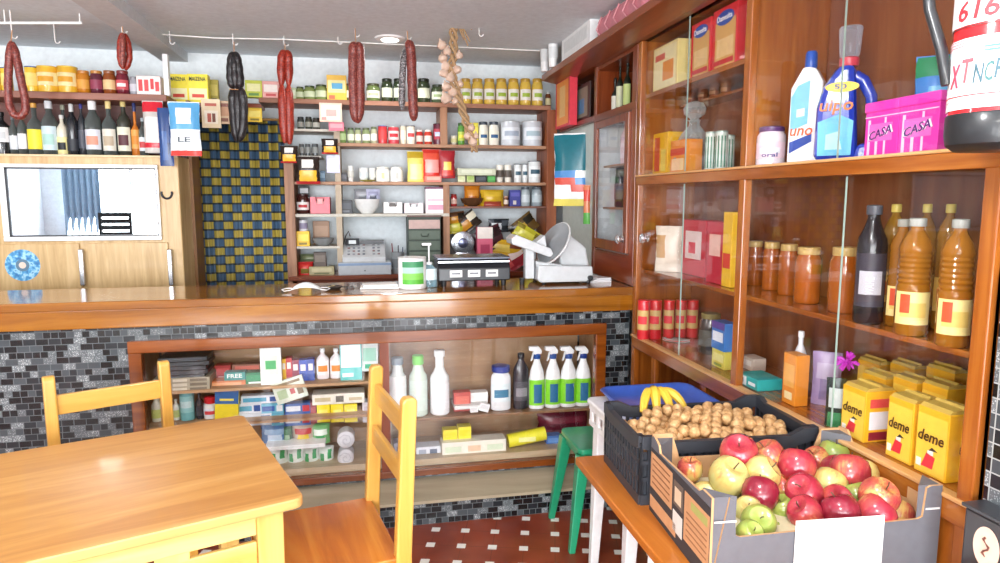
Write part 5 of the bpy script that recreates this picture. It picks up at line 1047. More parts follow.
# bottom row
def fb(a,b,yt,yb,l,c,Y=3.33,**k): return flat(a,b,yt,yb,'bag','packet_bag',l,'packet',c,'bagged packets in the bottom row',Y=Y,d=.08,**k)
fb(262,290,424,441,'clear blue bag at the left of the bottom row',['5A80B0','90B0D0','C8D8E8']); fb(293,315,423,441,'multicoloured red and yellow bag in the bottom row',['C8B4A0','C84848','E8C848']); fb(312,330,424,442,'green and white bag above the white tray edge',['7CC07C','E8F4E8','3E9A58']); fb(283,293,424,441,'small dark green bag between the blue and the coloured one',['3E6A50','5A8A68','A8C8A8'])
flat(268,325,441.5,445.5,'box','white_strip_tray','long white tray edge between two layers of bags','tray',['F4F6F4','E4E8E4'],Y=3.27,d=.1)
for a,b,l in ((270,288,'left green and white napkin bag on the case floor'),(288,304,'second green and white napkin bag on the case floor'),(304,319,'third green and white napkin bag on the case floor'),(319,334,'right green and white napkin bag on the case floor')): fb(a,b,446,463,l,['E8F0E8','4CAC6C','F4F8F4'],opt={'print':[(.1,.4,.2,.7,1),(.6,.85,.4,.9,1)]})
for z0_,z1_,l in ((428,446,'upper rolled white cloth'),(446,463,'lower rolled white cloth')):
    a=on(334,z1_,'y',3.3); b=on(358,z0_,'y',3.3); r=(b.z-a.z)/2; t=thing('rolled_cloth',l+' at the right of the bottom row','cloth',((a.x+b.x)/2,3.3,a.z+r),0,'rolled cloths'); m=MB().lathe([(r*.7,-.05),(r,-.04),(r*.97,0),(r,.04),(r*.7,.05)],20); m.build('cloth_roll',mat('DCDCE0',.8),t,True,rot=(math.pi/2,0,0)); m=MB(); m.tube([((r*.1+r*.07*i)*math.cos(i*.9),-.052,(r*.1+r*.07*i)*math.sin(i*.9)) for i in range(11)],.0015,5); m.build('rolled_edge',mat('B8B8C0',.8),t,True)
# right bay
def cb_(a,b,yt,l,c,**o): return C('bottle',a,b,yt,S3,'plastic_bottle',l,'bottle',c,'tall bottles in the right bay',Y=3.30,opt=o)
cb_(388.5,406,357,'white bottle with grey-blue cap, left in the right bay',['DCE2E0','8A9CA8','F4F6F4'],cap=.12,nr=.55,lb=(.1,.7)); cb_(408.5,427,355,'frosted pale green bottle with bright green cap',['D4E4D4','78D060','D8E8DC'],cap=.15,nr=.5,lb=(.1,.6)); cb_(429.5,449,350,'tall plain white milk-like bottle',['FAFAF8','F6F6F4','FFFFFF'],cap=.1,nr=.45,neck=.3,lb=(.1,.5))
C('box',453,470,391,S3,'red_box','small dark box with red top in the right bay','box',['C05048','D87060','4A3A38']); flat(468,487,391,402,'box','white_carton','small white carton lying in the middle of the right bay','carton',['F4F4F0','E8E8E4'],Y=3.36,d=.06); bx_=flat(453,486,402,405.5,'box','flat_white_carton','white flat lid under the small white carton','carton',['E0E0DC','F0F0EC'],d=.12)
flat(470,478,406,412,'box','small_white_box','tiny white box on the shelf, left of the tilted one','box',['F0F0EE','E0E0E0'],Y=3.27,d=.02); flat(478,488,403,411,'box','small_white_box','tiny tilted white box beside the shampoo','box',['F0F0EE','E0E0E0'],Y=3.27,d=.02).rotation_euler.y=.3
t=cb_(490.5,511,365,'white shampoo bottle with blue slanted cap',['F2F4F6','1F3E94','E0ECEE','34789A'],cap=.14,nr=.72,sy=.5,neck=.1,lb=(.2,.6)); cb_(513,529,353,'black shower gel bottle with rounded shoulders',['2C2830','201E24','4A464E','8A868C'],nr=.35,neck=.15,sy=.55)
for a,b,l in ((528,545,'leftmost green-labelled spray bottle'),(544,561,'second green-labelled spray bottle from the left'),(559,577,'third green-labelled spray bottle from the left'),(574,591,'rightmost green-labelled spray bottle, with blue trigger collar')): put('y',3.29,'spray',a,b,346,407,S3,'spray_bottle',l,'spray bottle',['84D42C','2C6A94','1E4C94' if a<570 else '1C3C8C'],'spray bottles in the showcase')
flat(416,440,444,456,'box','white_blue_pack','white and grey pack on the right bay floor, left end','packet',['E4E8F0','A8B0C0','6A7488'],d=.08,opt={'print':[(.1,.4,.2,.8,1),(.55,.85,.2,.8,2)]})
flat(394,417,440,456,'box','dim_pack','grey violet pack behind the chair post in the right bay','packet',['A8A4B4','8A8698'],Y=3.4,d=.08)
flat(442.5,457,428,441,'box','yellow_tea_box','left small yellow box on the cream carton','box',['F4E030','F0D818'],Y=3.33,d=.06); flat(457.5,470.5,425,439,'box','yellow_tea_box','right small yellow box on the cream carton','box',['F6E440','F0D818'],Y=3.33,d=.06)
flat(441,505,438,452,'box','cream_carton','long cream carton with pale print on the right bay floor','carton',['F0ECDC','D8E4C8','E8C8A8'],Y=3.30,d=.09,opt={'print':[(.05,.3,.3,.7,1),(.4,.6,.3,.7,2),(.7,.95,.3,.7,1)]})
a=on(508,441,'y',3.29); b=on(545,433,'y',3.29); t=thing('yellow_tube','yellow lying tube pack with slight tilt, right of the cream carton','tube',(a.x,3.29,a.z)); m=MB().tube([(0,0,0),((b.x-a.x)*.5,0,(b.z-a.z)*.5),(b.x-a.x,0,b.z-a.z)],.036*1,14); m.build('tube_body',mat('E8E034',.35),t,True); MB().box((b.x-a.x)*.25,(b.x-a.x)*.7,-.0375,-.036,(b.z-a.z)*.5-.012,(b.z-a.z)*.5+.012).build('printed_panel',mat('F4F0A0',.5),t)
flat(545,560,434,444,'box','blue_small_box','small blue box at the right end of the case floor','box',['4A7AC0','6A9AD8'],d=.06)
flat(536,592,411,430,'bag','maroon_bag','maroon cloth bag under the spray bottles','bag',['6A1C30','7E2A3C','581628'],Y=3.42,d=.1,opt={'noseal':1})
# ================================================================ goods in the right cabinet
def RX(kind,Xp,x0,x1,yt,z,name,label,cat,c,group=None,**k): return put('x',Xp,kind,x0,x1,yt,yt,z,name,label,cat,c,group,**k)
ZU=1.661; ZS=2.051; ZM=1.198; ZL=.863; V_=math.radians(-38)
def rbox(Xf,px0,px1,pytop,z,dep,name,label,c,cat='box',group=None,**k):
    """carton whose -X face spans px0..px1 at X = Xf"""
    pm=(px0+px1)/2; a=on(px0,pytop,'x',Xf); b=on(px1,pytop,'x',Xf); m=on(pm,pytop,'x',Xf); w=abs(a.y-b.y)
    return G('box',(Xf+dep/2,(a.y+b.y)/2,z),w,m.z-z,dep,-math.pi/2,name,label,cat,c,group,k.get('txt'),k.get('opt'))
t=rbox(1.37,654,678,44,ZS,.16,'biscuit_box','cream biscuit box with orange oval picture on the high cabinet shelf',['ECD98A','F2E6B0','E8943C','D86048'],opt={'print':[(.05,.95,.05,.95,1),(.42,.85,.2,.62,2),(.1,.5,.68,.82,3)]})
for a,b,yt,l in ((692,711,21,'left red cookie carton with blue oval lettered Danesita'),(714,738,6,'right red cookie carton with blue oval lettered Danesita')):
    t=rbox(1.38,a,b,yt,ZS,.07,'cookie_box',l,['D82C34','D8A860','E8C488','C83038'],group='red cookie cartons',opt={'print':[(.12,.95,.05,.78,1),(.2,.88,.2,.5,2),(.1,.9,.08,.16,3)]})
    w=abs(on(a,yt,'x',1.38).y-on(b,yt,'x',1.38).y); hh=on((a+b)/2,yt,'x',1.38).z-ZS
    m=MB().lathe([(w*.36,0),(w*.36,.001)],24,sy=.42).build('blue_oval',mat('2850A8',.4),t,rot=(math.pi/2,math.radians(-0),0),loc=(w*.02,-.0365,hh*.82)); text('Danesita',.03,'F4F4F8',t,w*.02,hh*.82,-.039,w=w*.62)
# mid compartment left: yellow carton, striped pack, decanter, green tins
t=rbox(1.40,653,668,133,ZU,.08,'yellow_biscuit_pack','yellow pack with red lettering on the middle board of the cabinet',['F0BC28','E8D060','D05830'],opt={'print':[(.15,.5,.1,.9,2),(.6,.9,.1,.6,1)]})
rbox(1.38,671,686,140,ZU,.08,'orange_stripe_pack','orange and red striped pack seen through the glass left of the decanter',['E89038','F0D0A0','D04830'],opt={'print':[(0,1,.55,.75,2),(.1,.9,.1,.45,1)]})
p=on(699,165,'x',1.5); D_=fwd(p)/F; t=thing('glass_decanter','large clear glass decanter with round stopper in the cabinet','decanter',(1.47,p.y,ZU)); hh=on(699,100,'x',1.47).z-ZU; r=20*D_
MB().lathe([(r*.8,0),(r*.9,.01),(r,hh*.2),(r*.95,hh*.38),(r*.6,hh*.56),(r*.28,hh*.66),(r*.26,hh*.72),(r*.34,hh*.74)],24).build('decanter_body',clearg('DDE2E0',.3),t,True); MB().lathe([(r*.2,hh*.72),(r*.22,hh*.76),(r*.5,hh*.82),(r*.56,hh*.9),(r*.4,hh*.97),(r*.1,hh)],20).build('stopper',clearg('E4E8E6',.35),t,True)
for a,b,yt,dx,l in ((706,717,132,1.42,'left green striped tin right of the decanter'),(716,728,131,1.42,'middle green striped tin right of the decanter'),(724,735,135,1.50,'right green striped tin beside the cabinet post')):
    t=RX('can',dx,a,b,yt,ZU,'striped_green_tin',l,'tin',['D8E4D8','A8B8AC','E8F0E8'],'green striped tins',rz=V_); w=(b-a)*fwd(t.location)/F/2
    for q_ in range(4): V,Fc=arc_band(w,.015,(on(a,yt,'x',dx).z-ZU)*.85,-.9+q_*.5,-.68+q_*.5,off=.002); obj('green_stripe',V,Fc,mat('2E7A5C',.4),t,True)
ZSP=on(710,99,'x',1.56).z
for i in range(4): RX('jar',1.56,687+i*11.5,697+i*11.5,82,ZSP,'spice_jar',['leftmost brown spice jar at the back behind the cookie boxes','second brown spice jar at the back','third brown spice jar at the back','rightmost brown spice jar at the back near the post'][i],'jar',['8A4A2C','C8B090','B88860'],'spice jars at the back')
cp('inner_shelf',B(1.52,XB,YM+.02,YF-.02,ZSP-.015,ZSP-.001),R('y'))
# right compartment
t=RX('jar',1.40,758,786,127,ZU,'stain_remover_tub','small white and pink tub with purple lid at the left of the right bay','tub',['F0E4EC','5A3A70','F4D8E4','F0F0F8'],rz=V_); rq=28*fwd(t.location)/F/2; text('oral',.02,'3A4A8C',t,0,.038,0,w=rq*1.1,bend=rq+.003)
sq=dict(sup=3.4)
p=on(802,160,'x',1.42); D_=fwd(p)/F; hh=on(806,53,'x',1.42).z-ZU
t=thing('detergent_bottle','white angular detergent bottle with blue cap in the right bay','bottle',(1.42,on(804,160,'x',1.42).y,ZU),math.radians(-50)); w=15*D_
o=MB(); o.prism([(-w,.0),(w,0),(w*1.02,hh*.72),(w*.55,hh*.84),(w*.15,hh*.86),(-w*.25,hh*.86),(-w*.95,hh*.68)],-w*.45,w*.45); o.build('bottle_body',mat('F4F6F8',.25,coat=.4),t,bevel=.006)
MB().lathe([(w*.34,hh*.85),(w*.38,hh*.87),(w*.36,hh*.98),(w*.28,hh)],16).build('cap',mat('2454B0',.3),t,True,loc=(w*.12,0,0)); y=-w*.45-.001
def lab(pts,h_,par,y,name='printed_panel',th=.0008): return MB().prism(pts,y-th,y).build(name,mat(h_,.4),par)
lab([(-w*.85,hh*.3),(w*.2,hh*.36),(w*.25,hh*.74),(-w*.5,hh*.7),(-w*.88,hh*.6)],'7CC4DC',t,y); lab([(-w*.85,hh*.1),(w*.5,hh*.2),(w*.5,hh*.27),(-w*.85,hh*.2)],'2848A0',t,y-.001); lab([(-w*.5,hh*.42),(w*.0,hh*.43),(w*.0,hh*.5),(-w*.5,hh*.49)],'D8F0F8',t,y-.001); text('uno',.05,'E86428',t,-w*.15,hh*.3,y-.002,w=w*1.4,name='lettering',shear=.2)
# jug
p=on(838,160,'x',1.42); D_=fwd(p)/F; hh=on(845,62,'x',1.42).z-ZU; w=27*D_
t=thing('detergent_jug','big blue detergent jug with handle and translucent dosing cap','jug',(1.43,p.y-.01,ZU),math.radians(-42)); bl2=mat('2440B4',.22,coat=.6)
V=[]
body=[(-w*.95,0),(w*.95,0),(w,hh*.08),(w*1.02,hh*.5),(w*.85,hh*.72),(w*.45,hh*.9),(w*.25,hh*.97),(-w*.3,hh*.97),(-w*.45,hh*.9),(-w*.75,hh*.76),(-w*.95,hh*.55),(-w,hh*.08)]
# handle opening as a separate loop part
MB().prism([(-w*.95,0),(w*.45,0),(w*.42,hh*.2),(w*.36,hh*.45),(w*.3,hh*.68),(w*.25,hh*.97),(-w*.3,hh*.97),(-w*.45,hh*.9),(-w*.78,hh*.76),(-w*.97,hh*.55),(-w,hh*.08)],-w*.42,w*.42).build('jug_body',bl2,t,bevel=.02)
MB().prism([(w*.3,0),(w*.95,0),(w,hh*.06),(w*.98,hh*.16),(w*.7,hh*.18),(w*.4,hh*.16)],-w*.40,w*.40).build('jug_base',bl2,t,bevel=.012)
MB().tube([(w*.2,0,hh*.86),(w*.5,0,hh*.8),(w*.78,0,hh*.64),(w*.86,0,hh*.4),(w*.84,0,hh*.1)],[w*.22,w*.22,w*.2,w*.18,w*.22],12).build('handle',bl2,t,True)
MB().lathe([(w*.3,hh*.95),(w*.33,hh*.97),(w*.33,hh*1.03),(w*.28,hh*1.04)],20).build('collar',mat('D04858',.3),t,True)
MB().lathe([(w*.3,hh*1.04),(w*.34,hh*1.07),(w*.4,hh*1.32),(w*.36,hh*1.34)],20).build('dosing_cap',clearg('D8DCE4',.35),t,True)
y=-w*.42-.001
m=MB().lathe([(w*.55,0),(w*.55,.001)],24,sy=.34); mx=Matrix.Translation((-w*.15,y,hh*.74))@Matrix.Rotation(math.pi/2,4,'X'); m.V=[mx@v for v in m.V]; m.build('yellow_badge',mat('F4D428',.4),t)
lab([(-w*.85,hh*.06),(w*.25,hh*.06),(w*.28,hh*.4),(-w*.2,hh*.47),(-w*.88,hh*.4)],'58B8DC',t,y); lab([(-w*.6,hh*.12),(-w*.05,hh*.12),(-w*.2,hh*.3),(-w*.6,hh*.27)],'A8E0F0',t,y-.001); text('uipo',.05,'F08838',t,-w*.3,hh*.56,y-.003,w=w*1.1,shear=.15); text('50',.02,'2A4A9A',t,-w*.2,hh*.74,y-.003,w=w*.4)
# pink tubs
for a,b,yt,l in ((867,900,102,'left magenta laundry tub lettered CASA'),(901,941,95,'right magenta laundry tub lettered CASA, next to the extinguisher')):
    t=rbox(1.375,a,b,yt,ZU,.11,'laundry_tub',l,['E83CB0','F070C8','F8D0EC','F0A0DC'],'tub',group='magenta laundry tubs',opt={'print':[(.1,.18,.02,.7,2),(.34,.42,.02,.35,2),(.6,.66,.02,.72,2),(.15,.85,.3,.62,1),(0,1,.74,.76,2)]})
    w=abs(on(a,yt,'x',1.375).y-on(b,yt,'x',1.375).y); hh=on((a+b)/2,yt,'x',1.375).z-ZU
    MB().box(-w/2-.003,w/2+.003,-.059,.059,hh*.84,hh+.004).build('lid',mat('F03CB8',.3),t,bevel=.004); text('CASA',.03,'FFFFFF',t,0,hh*.44,-.0575,w=w*.74,rot=.22,shear=.3); text('CASA',.03,'5A2A78',t,0,hh*.44,-.0585,w=w*.66,rot=.22,shear=.3)
t=RX('bag',1.50,920,962,57,ZU+.0,'refill_pouch','blue and pale green refill pouch behind the extinguisher','pouch',['3C80C8','B8E0E0','2E8A5C','64B0D8'],rz=V_,d=.08,opt={'print':[(.0,1,.0,.45,1),(.0,1,.82,1,2),(.3,.9,.55,.7,3)]})
# middle shelf left bay: red and yellow packs, bag added in place of a pane reflection
rbox(1.47,683,706,220,ZM,.08,'red_picture_pack','red and white pack in the left lower bay',['C83040','F0D8D4','E05060'],opt={'print':[(.15,.85,.3,.8,1),(.3,.6,.4,.6,2)]})
rbox(1.42,708,724,222,ZM,.08,'crimson_pack','crimson pack right of the red and white one',['C0283C','E8B8A8','D84850'],opt={'print':[(.15,.85,.45,.8,1)]})
rbox(1.41,724,733,212,ZM,.06,'yellow_cereal_pack','tall yellow pack against the cabinet post',['ECBC30','D84838','E8D470'],opt={'print':[(.1,.9,.25,.45,1)]})
RX('bag',1.44,656,684,226,ZM,'reflection_bag','white and tan bag shape standing in for a reflection in the left pane','paper bag',['E8DCC8','C89A60','F2ECE2'],rz=V_,opt={'noseal':1,'print':[(.0,.35,.3,.8,1)]})
rbox(1.42,710,731,266,ZM,.06,'red_tray','low red carton under the crimson pack',['D02C34','E86058'],opt={'print':[(.1,.9,.3,.7,1)]}) if False else None
# bottom left bay: red tins, plastic bag, pot, blue pack
for a,b,l in ((638,650,'leftmost red tin in the left bottom bay'),(650,662,'second red tin from the left end'),(664,675,'third red tin from the left end'),(676,687,'fourth red tin, near the middle'),(687,699,'rightmost red tin, beside the plastic pot')):
    put('y',3.03,'can',a,b,300,300,ZL,'red_tin',l,'tin',['C8242C','E03038','C8A868','D83840'],'red tins in the left bottom bay',rz=V_)
RX('bag',1.47,662,690,340,ZL,'plastic_bag','clear plastic bag with red band in front of the red tins','bag',['C8C4C0','D83838','E0DCDC'],rz=V_,d=.1,opt={'noseal':1,'print':[(.0,1,.4,.65,1)]})
RX('jar',1.5,700,722,313,ZL,'dark_pot','dark round pot with grey rim behind the blue pack','pot',['3A3A38','8A7A48','50504A'],rz=V_)
rbox(1.40,712,725,350,ZL,.06,'yellow_green_pack','yellow-green pack under the blue one',['D8CC58','E8E090','8A9A40']); rbox(1.40,712,725,322,on(718,350,'x',1.40).z,.06,'blue_pack','blue and violet pack on top of the yellow-green one',['3A78C0','E8ECF4','5A4A98'],'packet',opt={'print':[(.1,.9,.3,.65,1),(0,1,.75,1,2)]})
RX('bottle',1.5,655,667,365,.086+.35,'green_bottle','pale green bottle in the open base of the cabinet','bottle',['7A9A3C','8AA850','A8B860'],rz=V_)
cp('lower_shelf',B(X0+.03,XB,YM+.02,YF-.02,.42,.435),R('y'))
# middle shelf right bay
for i,(a,b,yt,xx,l) in enumerate(((748,764,241,1.56,'leftmost amber jar, farthest along the shelf'),(764,781,242,1.54,'second amber jar from the far end'),(780,799,244,1.52,'third amber jar from the far end'),(797,822,247,1.47,'fourth amber jar, behind the overlapping glass edges'),(832,861,247,1.46,'largest amber jar, nearest the black bottle'))):
    RX('jar',xx,a,b,yt,ZM,'amber_jar',l,'jar',['A45418','C8A868',None],'amber jars on the middle shelf',rz=V_)
t=RX('bottle',1.40,861,889,205,ZM,'black_bottle','black soft drink bottle left of the oil bottles','bottle',['1E1C22','50545C','3A3640','B8B8C0'],rz=V_,opt={'lb':(.15,.6),'cap':.08,'neck':.16,'nr':.42}); text('WAHE',.03,'D8D8DC',t,0,.11,0,w=.05,bend=.045,rot=math.pi/2)
oil=dict(sh='ribbed',glass=.5,cap=.08,nr=.36)
for a,b,yt,xx,cc,l in ((886,908,204,1.52,'C89434','tall pale yellow oil bottle behind the front ones'),(918,938,204,1.54,'CC9030','amber oil bottle with yellow cap at the back'),(941,962,204,1.53,'CC9030','oil bottle with yellow cap near the stile at the back')):
    RX('bottle',xx,a,b,yt,ZM,'oil_bottle',l,'bottle',[cc,'E8D468','ECC058','D06A30'],'oil bottles in the cabinet',rz=V_,opt=dict(sh='ribbed',cap=.07,nr=.34,lb=(.15,.42),oil=1))
for a,b,yt,xx,l in ((893,916,219,1.45,'front amber oil bottle with round sun label, left'),(903,934,218,1.39,'front amber oil bottle with broad yellow label, middle'),(946,977,219,1.38,'front amber oil bottle beside the cabinet stile')):
    t=RX('bottle',xx,a,b,yt,ZM,'oil_bottle',l,'bottle',['CC8426','A8ACA4','F0DC90','E4C468'],'oil bottles in the cabinet',rz=V_,opt=dict(sh='ribbed',cap=.07,nr=.4,lb=(.10,.38),oil=1))
    rr=(b-a)*fwd(t.location)/F/2; hh=on((a+b)/2,yt,'x',xx).z-ZM
    V,Fc=arc_band(rr,hh*.2,hh*.36,-.75,-.2,off=.0026); obj('fruit_print',V,Fc,mat('D8502C',.4),t,True); text('SOL',.03,'7A3A1C',t,rr*.25,hh*.2,0,w=rr*.9,bend=rr+.003) if False else None
# bottom right bay
rbox(1.36,738,758,376,ZL,.1,'teal_medicine_box','white and teal carton in the bottom bay, left',['30A8A0','F0F6F4','2A4A60'],opt={'print':[(.0,.45,.1,.9,1),(.1,.3,.3,.7,2),(.55,.9,.3,.6,1)]})
rbox(1.5,741,753,357,ZL,.06,'pale_box','small white box standing behind the teal carton',['D8C8B8','F0E8E0'])
rbox(1.38,784,797,354,ZL,.05,'orange_carton','narrow orange carton standing beside the clear bottle',['E08A28','E8A850','F0D8A0']); RX('bottle',1.46,794,809,331,ZL,'white_spray_bottle','cloudy white bottle behind the orange carton','bottle',['D8D8DC','ECECEE','C8CCD4'],rz=V_,opt={'sh':'flask'})
RX('bag',1.5,815,842,352,ZL,'violet_bag','pale violet pack behind the magenta scourer','bag',['A890B8','C0B0CC','8A78A0'],rz=V_,opt={'noseal':1})
p=on(848,362,'x',1.45); t=thing('pompom_scourer','magenta frilly scourer on top of the violet pack','scourer',p); random.seed(5); m=MB()
for i in range(40):
    d=Vector((random.gauss(0,1),random.gauss(0,1),random.gauss(0,1))).normalized(); m.tube([d*.006,d*.02+Vector((0,0,.004)),d*.033],[.004,.0045,.002],5)
m.build('scourer_frill',mat('C838C0',.4),t,True)
RX('bag',1.38,828,846,378,ZL,'dark_green_bag','black and green printed bag left of the first deme pack','bag',['22302C','C8D0CC','3E8A58'],rz=V_,opt={'noseal':1,'print':[(.1,.9,.4,.8,1),(.1,.9,.0,.25,2)]})
k=0
LB=['first deme pack in front, partly hidden by the box corner','second front deme pack, behind the apple box edge','third front deme pack, biggest and nearest the stile','deme pack squeezed between the front one and the stile','yellow pack in the second row, left','yellow pack in the second row, middle','yellow pack in the second row, right','yellow pack at the back right behind the others','yellow pack at the very back left','yellow pack lying high at the very back middle']
for (a,b,yt,Xf,dep) in ((843,867,388,1.365,.10),(889,915,400,1.365,.10),(918,951,410,1.362,.1),(954,966,424,1.40,.1),(862,886,376,1.49,.07),(893,917,380,1.49,.07),(922,948,386,1.49,.07),(926,955,370,1.57,.05),(858,880,362,1.57,.05),(890,915,366,1.57,.05)):
    t=rbox(Xf,a,b,yt,ZL,dep,'coffee_pack',LB[k],['ECB024','F2C848','E8E0D0'],'packet',group='yellow deme packs',opt={'print':[(.04,.96,.03,.9,1)]})
    w=abs(on(a,yt,'x',Xf).y-on(b,yt,'x',Xf).y); hh=on((a+b)/2,yt,'x',Xf).z-ZL
    MB().prism([(-dep/2+.002,hh*.0+0),(dep/2-.002,0),(dep*.38,.008),(dep*.05,.010),(0,.016),(-dep*.05,.010),(-dep*.38,.008)],-w*.47,w*.47,'yz').build('folded_top',mat('C8A850',.3),t,loc=(0,0,hh))
    if k<4:
        text('deme',.04,'4A2C14',t,0,hh*.58,-dep/2-.003,w=w*.8,shear=.2); 
        lab([(-w*.25,hh*.12),(w*.1,hh*.12),(w*.16,hh*.3),(-w*.1,hh*.34)],'D8303C',t,-dep/2-.0015,'printed_figure'); lab([(-w*.08,hh*.32),(w*.1,hh*.32),(w*.1,hh*.39),(-w*.08,hh*.38)],'F4ECE0',t,-dep/2-.0015,'printed_figure'); lab([(-w*.05,hh*.38),(w*.22,hh*.40),(w*.05,hh*.44)],'3A3430',t,-dep/2-.0015,'printed_figure'); lab([(-w*.42,hh*.1),(-w*.26,hh*.1),(-w*.26,hh*.22),(-w*.42,hh*.22)],'F0E8DC',t,-dep/2-.0015,'printed_figure')
        if k<2: MB().box(w/2,w/2+.001,-dep*.35,dep*.3,hh*.25,hh*.6).build('side_label',mat('E8E8EC',.5),t); MB().box(w/2,w/2+.001,-dep*.35,dep*.3,hh*.68,hh*.85).build('side_label',mat('D84848',.5),t); MB().box(w/2,w/2+.001,-dep*.35,dep*.3,hh*.04,hh*.2).build('side_label',mat('8A2030',.5),t)
    k+=1
# ================================================================ far cupboard goods, cornice things
for a,b,yt,c,l in ((604,612,80,['A83028','D8D0C8','E0B0A8'],'small red bottle leftmost in the far cupboard'),(612,619,78,['28302A','1E2420','E4E0D0'],'dark bottle with cream label in the far cupboard'),(617,624,60,['20281E','181C18','D8DCB8'],'tall dark wine bottle, middle'),(624,632,58,['20281E','181C18','C8D888'],'tall dark wine bottle with lime label, right')): RX('bottle',1.42,a,b,yt,zt-.009,'wine_bottle',l,'bottle',c,'bottles on the open cupboard shelf',rz=V_,opt={'neck':.35,'cap':.14,'lb':(.1,.5)})
RX('bottle',1.46,607,621,121,1.74,'pink_cap_bottle','white bottle with large pink cap behind the small glass door','bottle',['ECECEE','E0587C','F0E8EC'],rz=V_,opt={'cap':.45,'nr':.9,'neck':.15}); RX('bottle',1.46,621,630,121,1.74,'pink_bottle','slim pale pink bottle right of the pink-capped one','bottle',['E8C8D0','F0E0E4','E8D4DC'],rz=V_)
RX('jar',1.47,615,627,168,1.50,'dark_jug','dark glazed jug behind the small glass door','jug',['34303A','28242C','5A5664'],rz=V_)
RX('bowl',1.46,601,614,232,zd-.01,'glass_bowl','small pale glass bowl at the bottom behind the glass door','bowl',['B8C4C8'],rz=V_)
t=rbox(1.27,556,570,76,on(563,127,'x',1.27).z,.05,'hanging_biscuit_box','long orange-red biscuit pack hanging under the cornice',['D83848','F09848','F0C080'],'packet',opt={'print':[(.1,.9,.05,.9,1),(.3,.7,.2,.8,2)]})
t=rbox(1.34,573,590,85,2.031,.01,'framed_picture','dark framed picture with blue bird in the far cubby',['3A2C28','8A8A78','5A90B8'],'picture',opt={'print':[(.12,.88,.1,.9,1),(.35,.7,.2,.6,2)]})
hang_z=on(571,204,'x',1.28)
put('x',1.28,'bag',553,590,135,206,None,'hanging_sack','large teal and white bag with rainbow stripe hanging over the pale panel','bag',['F0F2F0','146A78','4A8AC8','D85848','E8D868'],d=.06,rz=math.radians(-30),opt={'hang':1,'print':[(0,1,.55,.95,1),(0,.6,.38,.5,2),(.6,1,.3,.4,2),(0,.6,.28,.38,3),(.5,1,.2,.3,3),(0,1,.0,.1,4)]})
put('x',1.24,'bag',583,590,186,224,None,'small_hanging_packet','narrow red and green packet hanging below the big bag','packet',['C87850','58A048','D04838'],d=.03,rz=math.radians(-30),opt={'hang':1,'print':[(0,1,.0,.3,1),(0,1,.6,.9,2)]})
for i,(px,yt) in enumerate(((545,41),(553,39))): S('cup',px-5,px+5,yt,2.363,'plastic_cup_stack',['left stack of white plastic cups on the cornice end','right stack of white plastic cups on the cornice end'][i],'cups',['EDEFEF','D8DCDC'],'cup stacks on the cornice',Y=4.3 if i==0 else 4.15)
p=on(575,40,'x',1.25); rbox(1.20,562,590,28,2.363,.16,'white_carton','white carton on top of the cornice behind the pink pack',['F0F2F2','E0E4E4'])
a=on(585,5,'x',1.22); t=thing('pink_wrapped_pack','pink film-wrapped pack of bottles lying on the cornice','pack',(1.33,3.13,2.363))
V=[];random.seed(9)
m=MB()
m.box(-.13,.13,-.3,.3,0,.105); o=m.build('film_wrap',mat('C87884',.25,coat=.4),t,bevel=.02)
for i in range(5): MB().tube([(-.134,-.25+i*.12,.01),(-.137,-.2+i*.12,.05),(-.132,-.26+i*.12,.1)],.004,5).build('film_crease',mat('E0A0A8',.2),t,True)
# ================================================================ hanging sausages and garlic
def saus_mat(name,a,b,c):
    m,nt,bb_=nodes(name); L=nt.links.new; tc=nt.nodes.new('ShaderNodeTexCoord'); n=nt.nodes.new('ShaderNodeTexNoise'); n.inputs['Scale'].default_value=110; n.inputs['Detail'].default_value=5; L(tc.outputs['Object'],n.inputs['Vector'])
    L(ramp(nt,n.outputs['Fac'],[(.35,a),(.52,b),(.68,c)]),bb_.inputs['Base Color']); bb_.inputs['Roughness'].default_value=.35
    bp_=nt.nodes.new('ShaderNodeBump'); bp_.inputs['Strength'].default_value=.5; bp_.inputs['Distance'].default_value=.004; L(n.outputs['Fac'],bp_.inputs['Height']); L(bp_.outputs[0],bb_.inputs['Normal']); return m
SB_=saus_mat('brown_sausage','5A2420','7E3630','A05A4C'); SR_=saus_mat('red_sausage','701A10','922818','B03E26'); SK_=saus_mat('black_sausage','141214','221E20','3A3436')
STR=mat('B8865A',.7)
def px3(px,py,Y): p=on(px,py,'y',Y); return Vector((p.x,Y,p.z))
def strand(t,pts,wpx,m,Y,dy=0,name='sausage_strand'):
    P=[px3(x,y,Y)-t.location+Vector((0,dy,0)) for x,y in pts]
    # resample
    Q=[];n=6
    for i in range(len(P)-1):
        for k in range(n): Q.append(P[i].lerp(P[i+1],k/n))
    Q.append(P[-1]); 
    for _ in range(3): Q=[Q[0]]+[(Q[i-1]+Q[i]*2+Q[i+1])/4 for i in range(1,len(Q)-1)]+[Q[-1]]
    kk=fwd(px3(*pts[0],Y))/F; r=wpx/2*kk; N=len(Q)
    rs=[r*(min(1,.35+ (min(i,N-1-i)/2.5)**.7*.65))*(1+.05*math.sin(i*1.7)) for i in range(N)]
    return MB().tube(Q,rs,10).build(name,m,t,True)
def string(t,a,b,Y): 
    return MB().tube([px3(*a,Y)-t.location,px3(*b,Y)-t.location],.0025,5).build('string',STR,t,True)
def shang(label,px,py,Y,cat='sausage',name='hanging_sausage'): return thing(name,label,cat,px3(px,py,Y))
t=shang('brown looped sausage hanging at the left in front of the yellow tins',12,36,3.93); string(t,(12,30),(11,42),3.93); strand(t,[(11,41),(9,60),(8,85),(9,105),(14,115),(21,117),(26,110),(25,98),(21,80),(17,60),(13,42)],7.5,SB_,3.93)
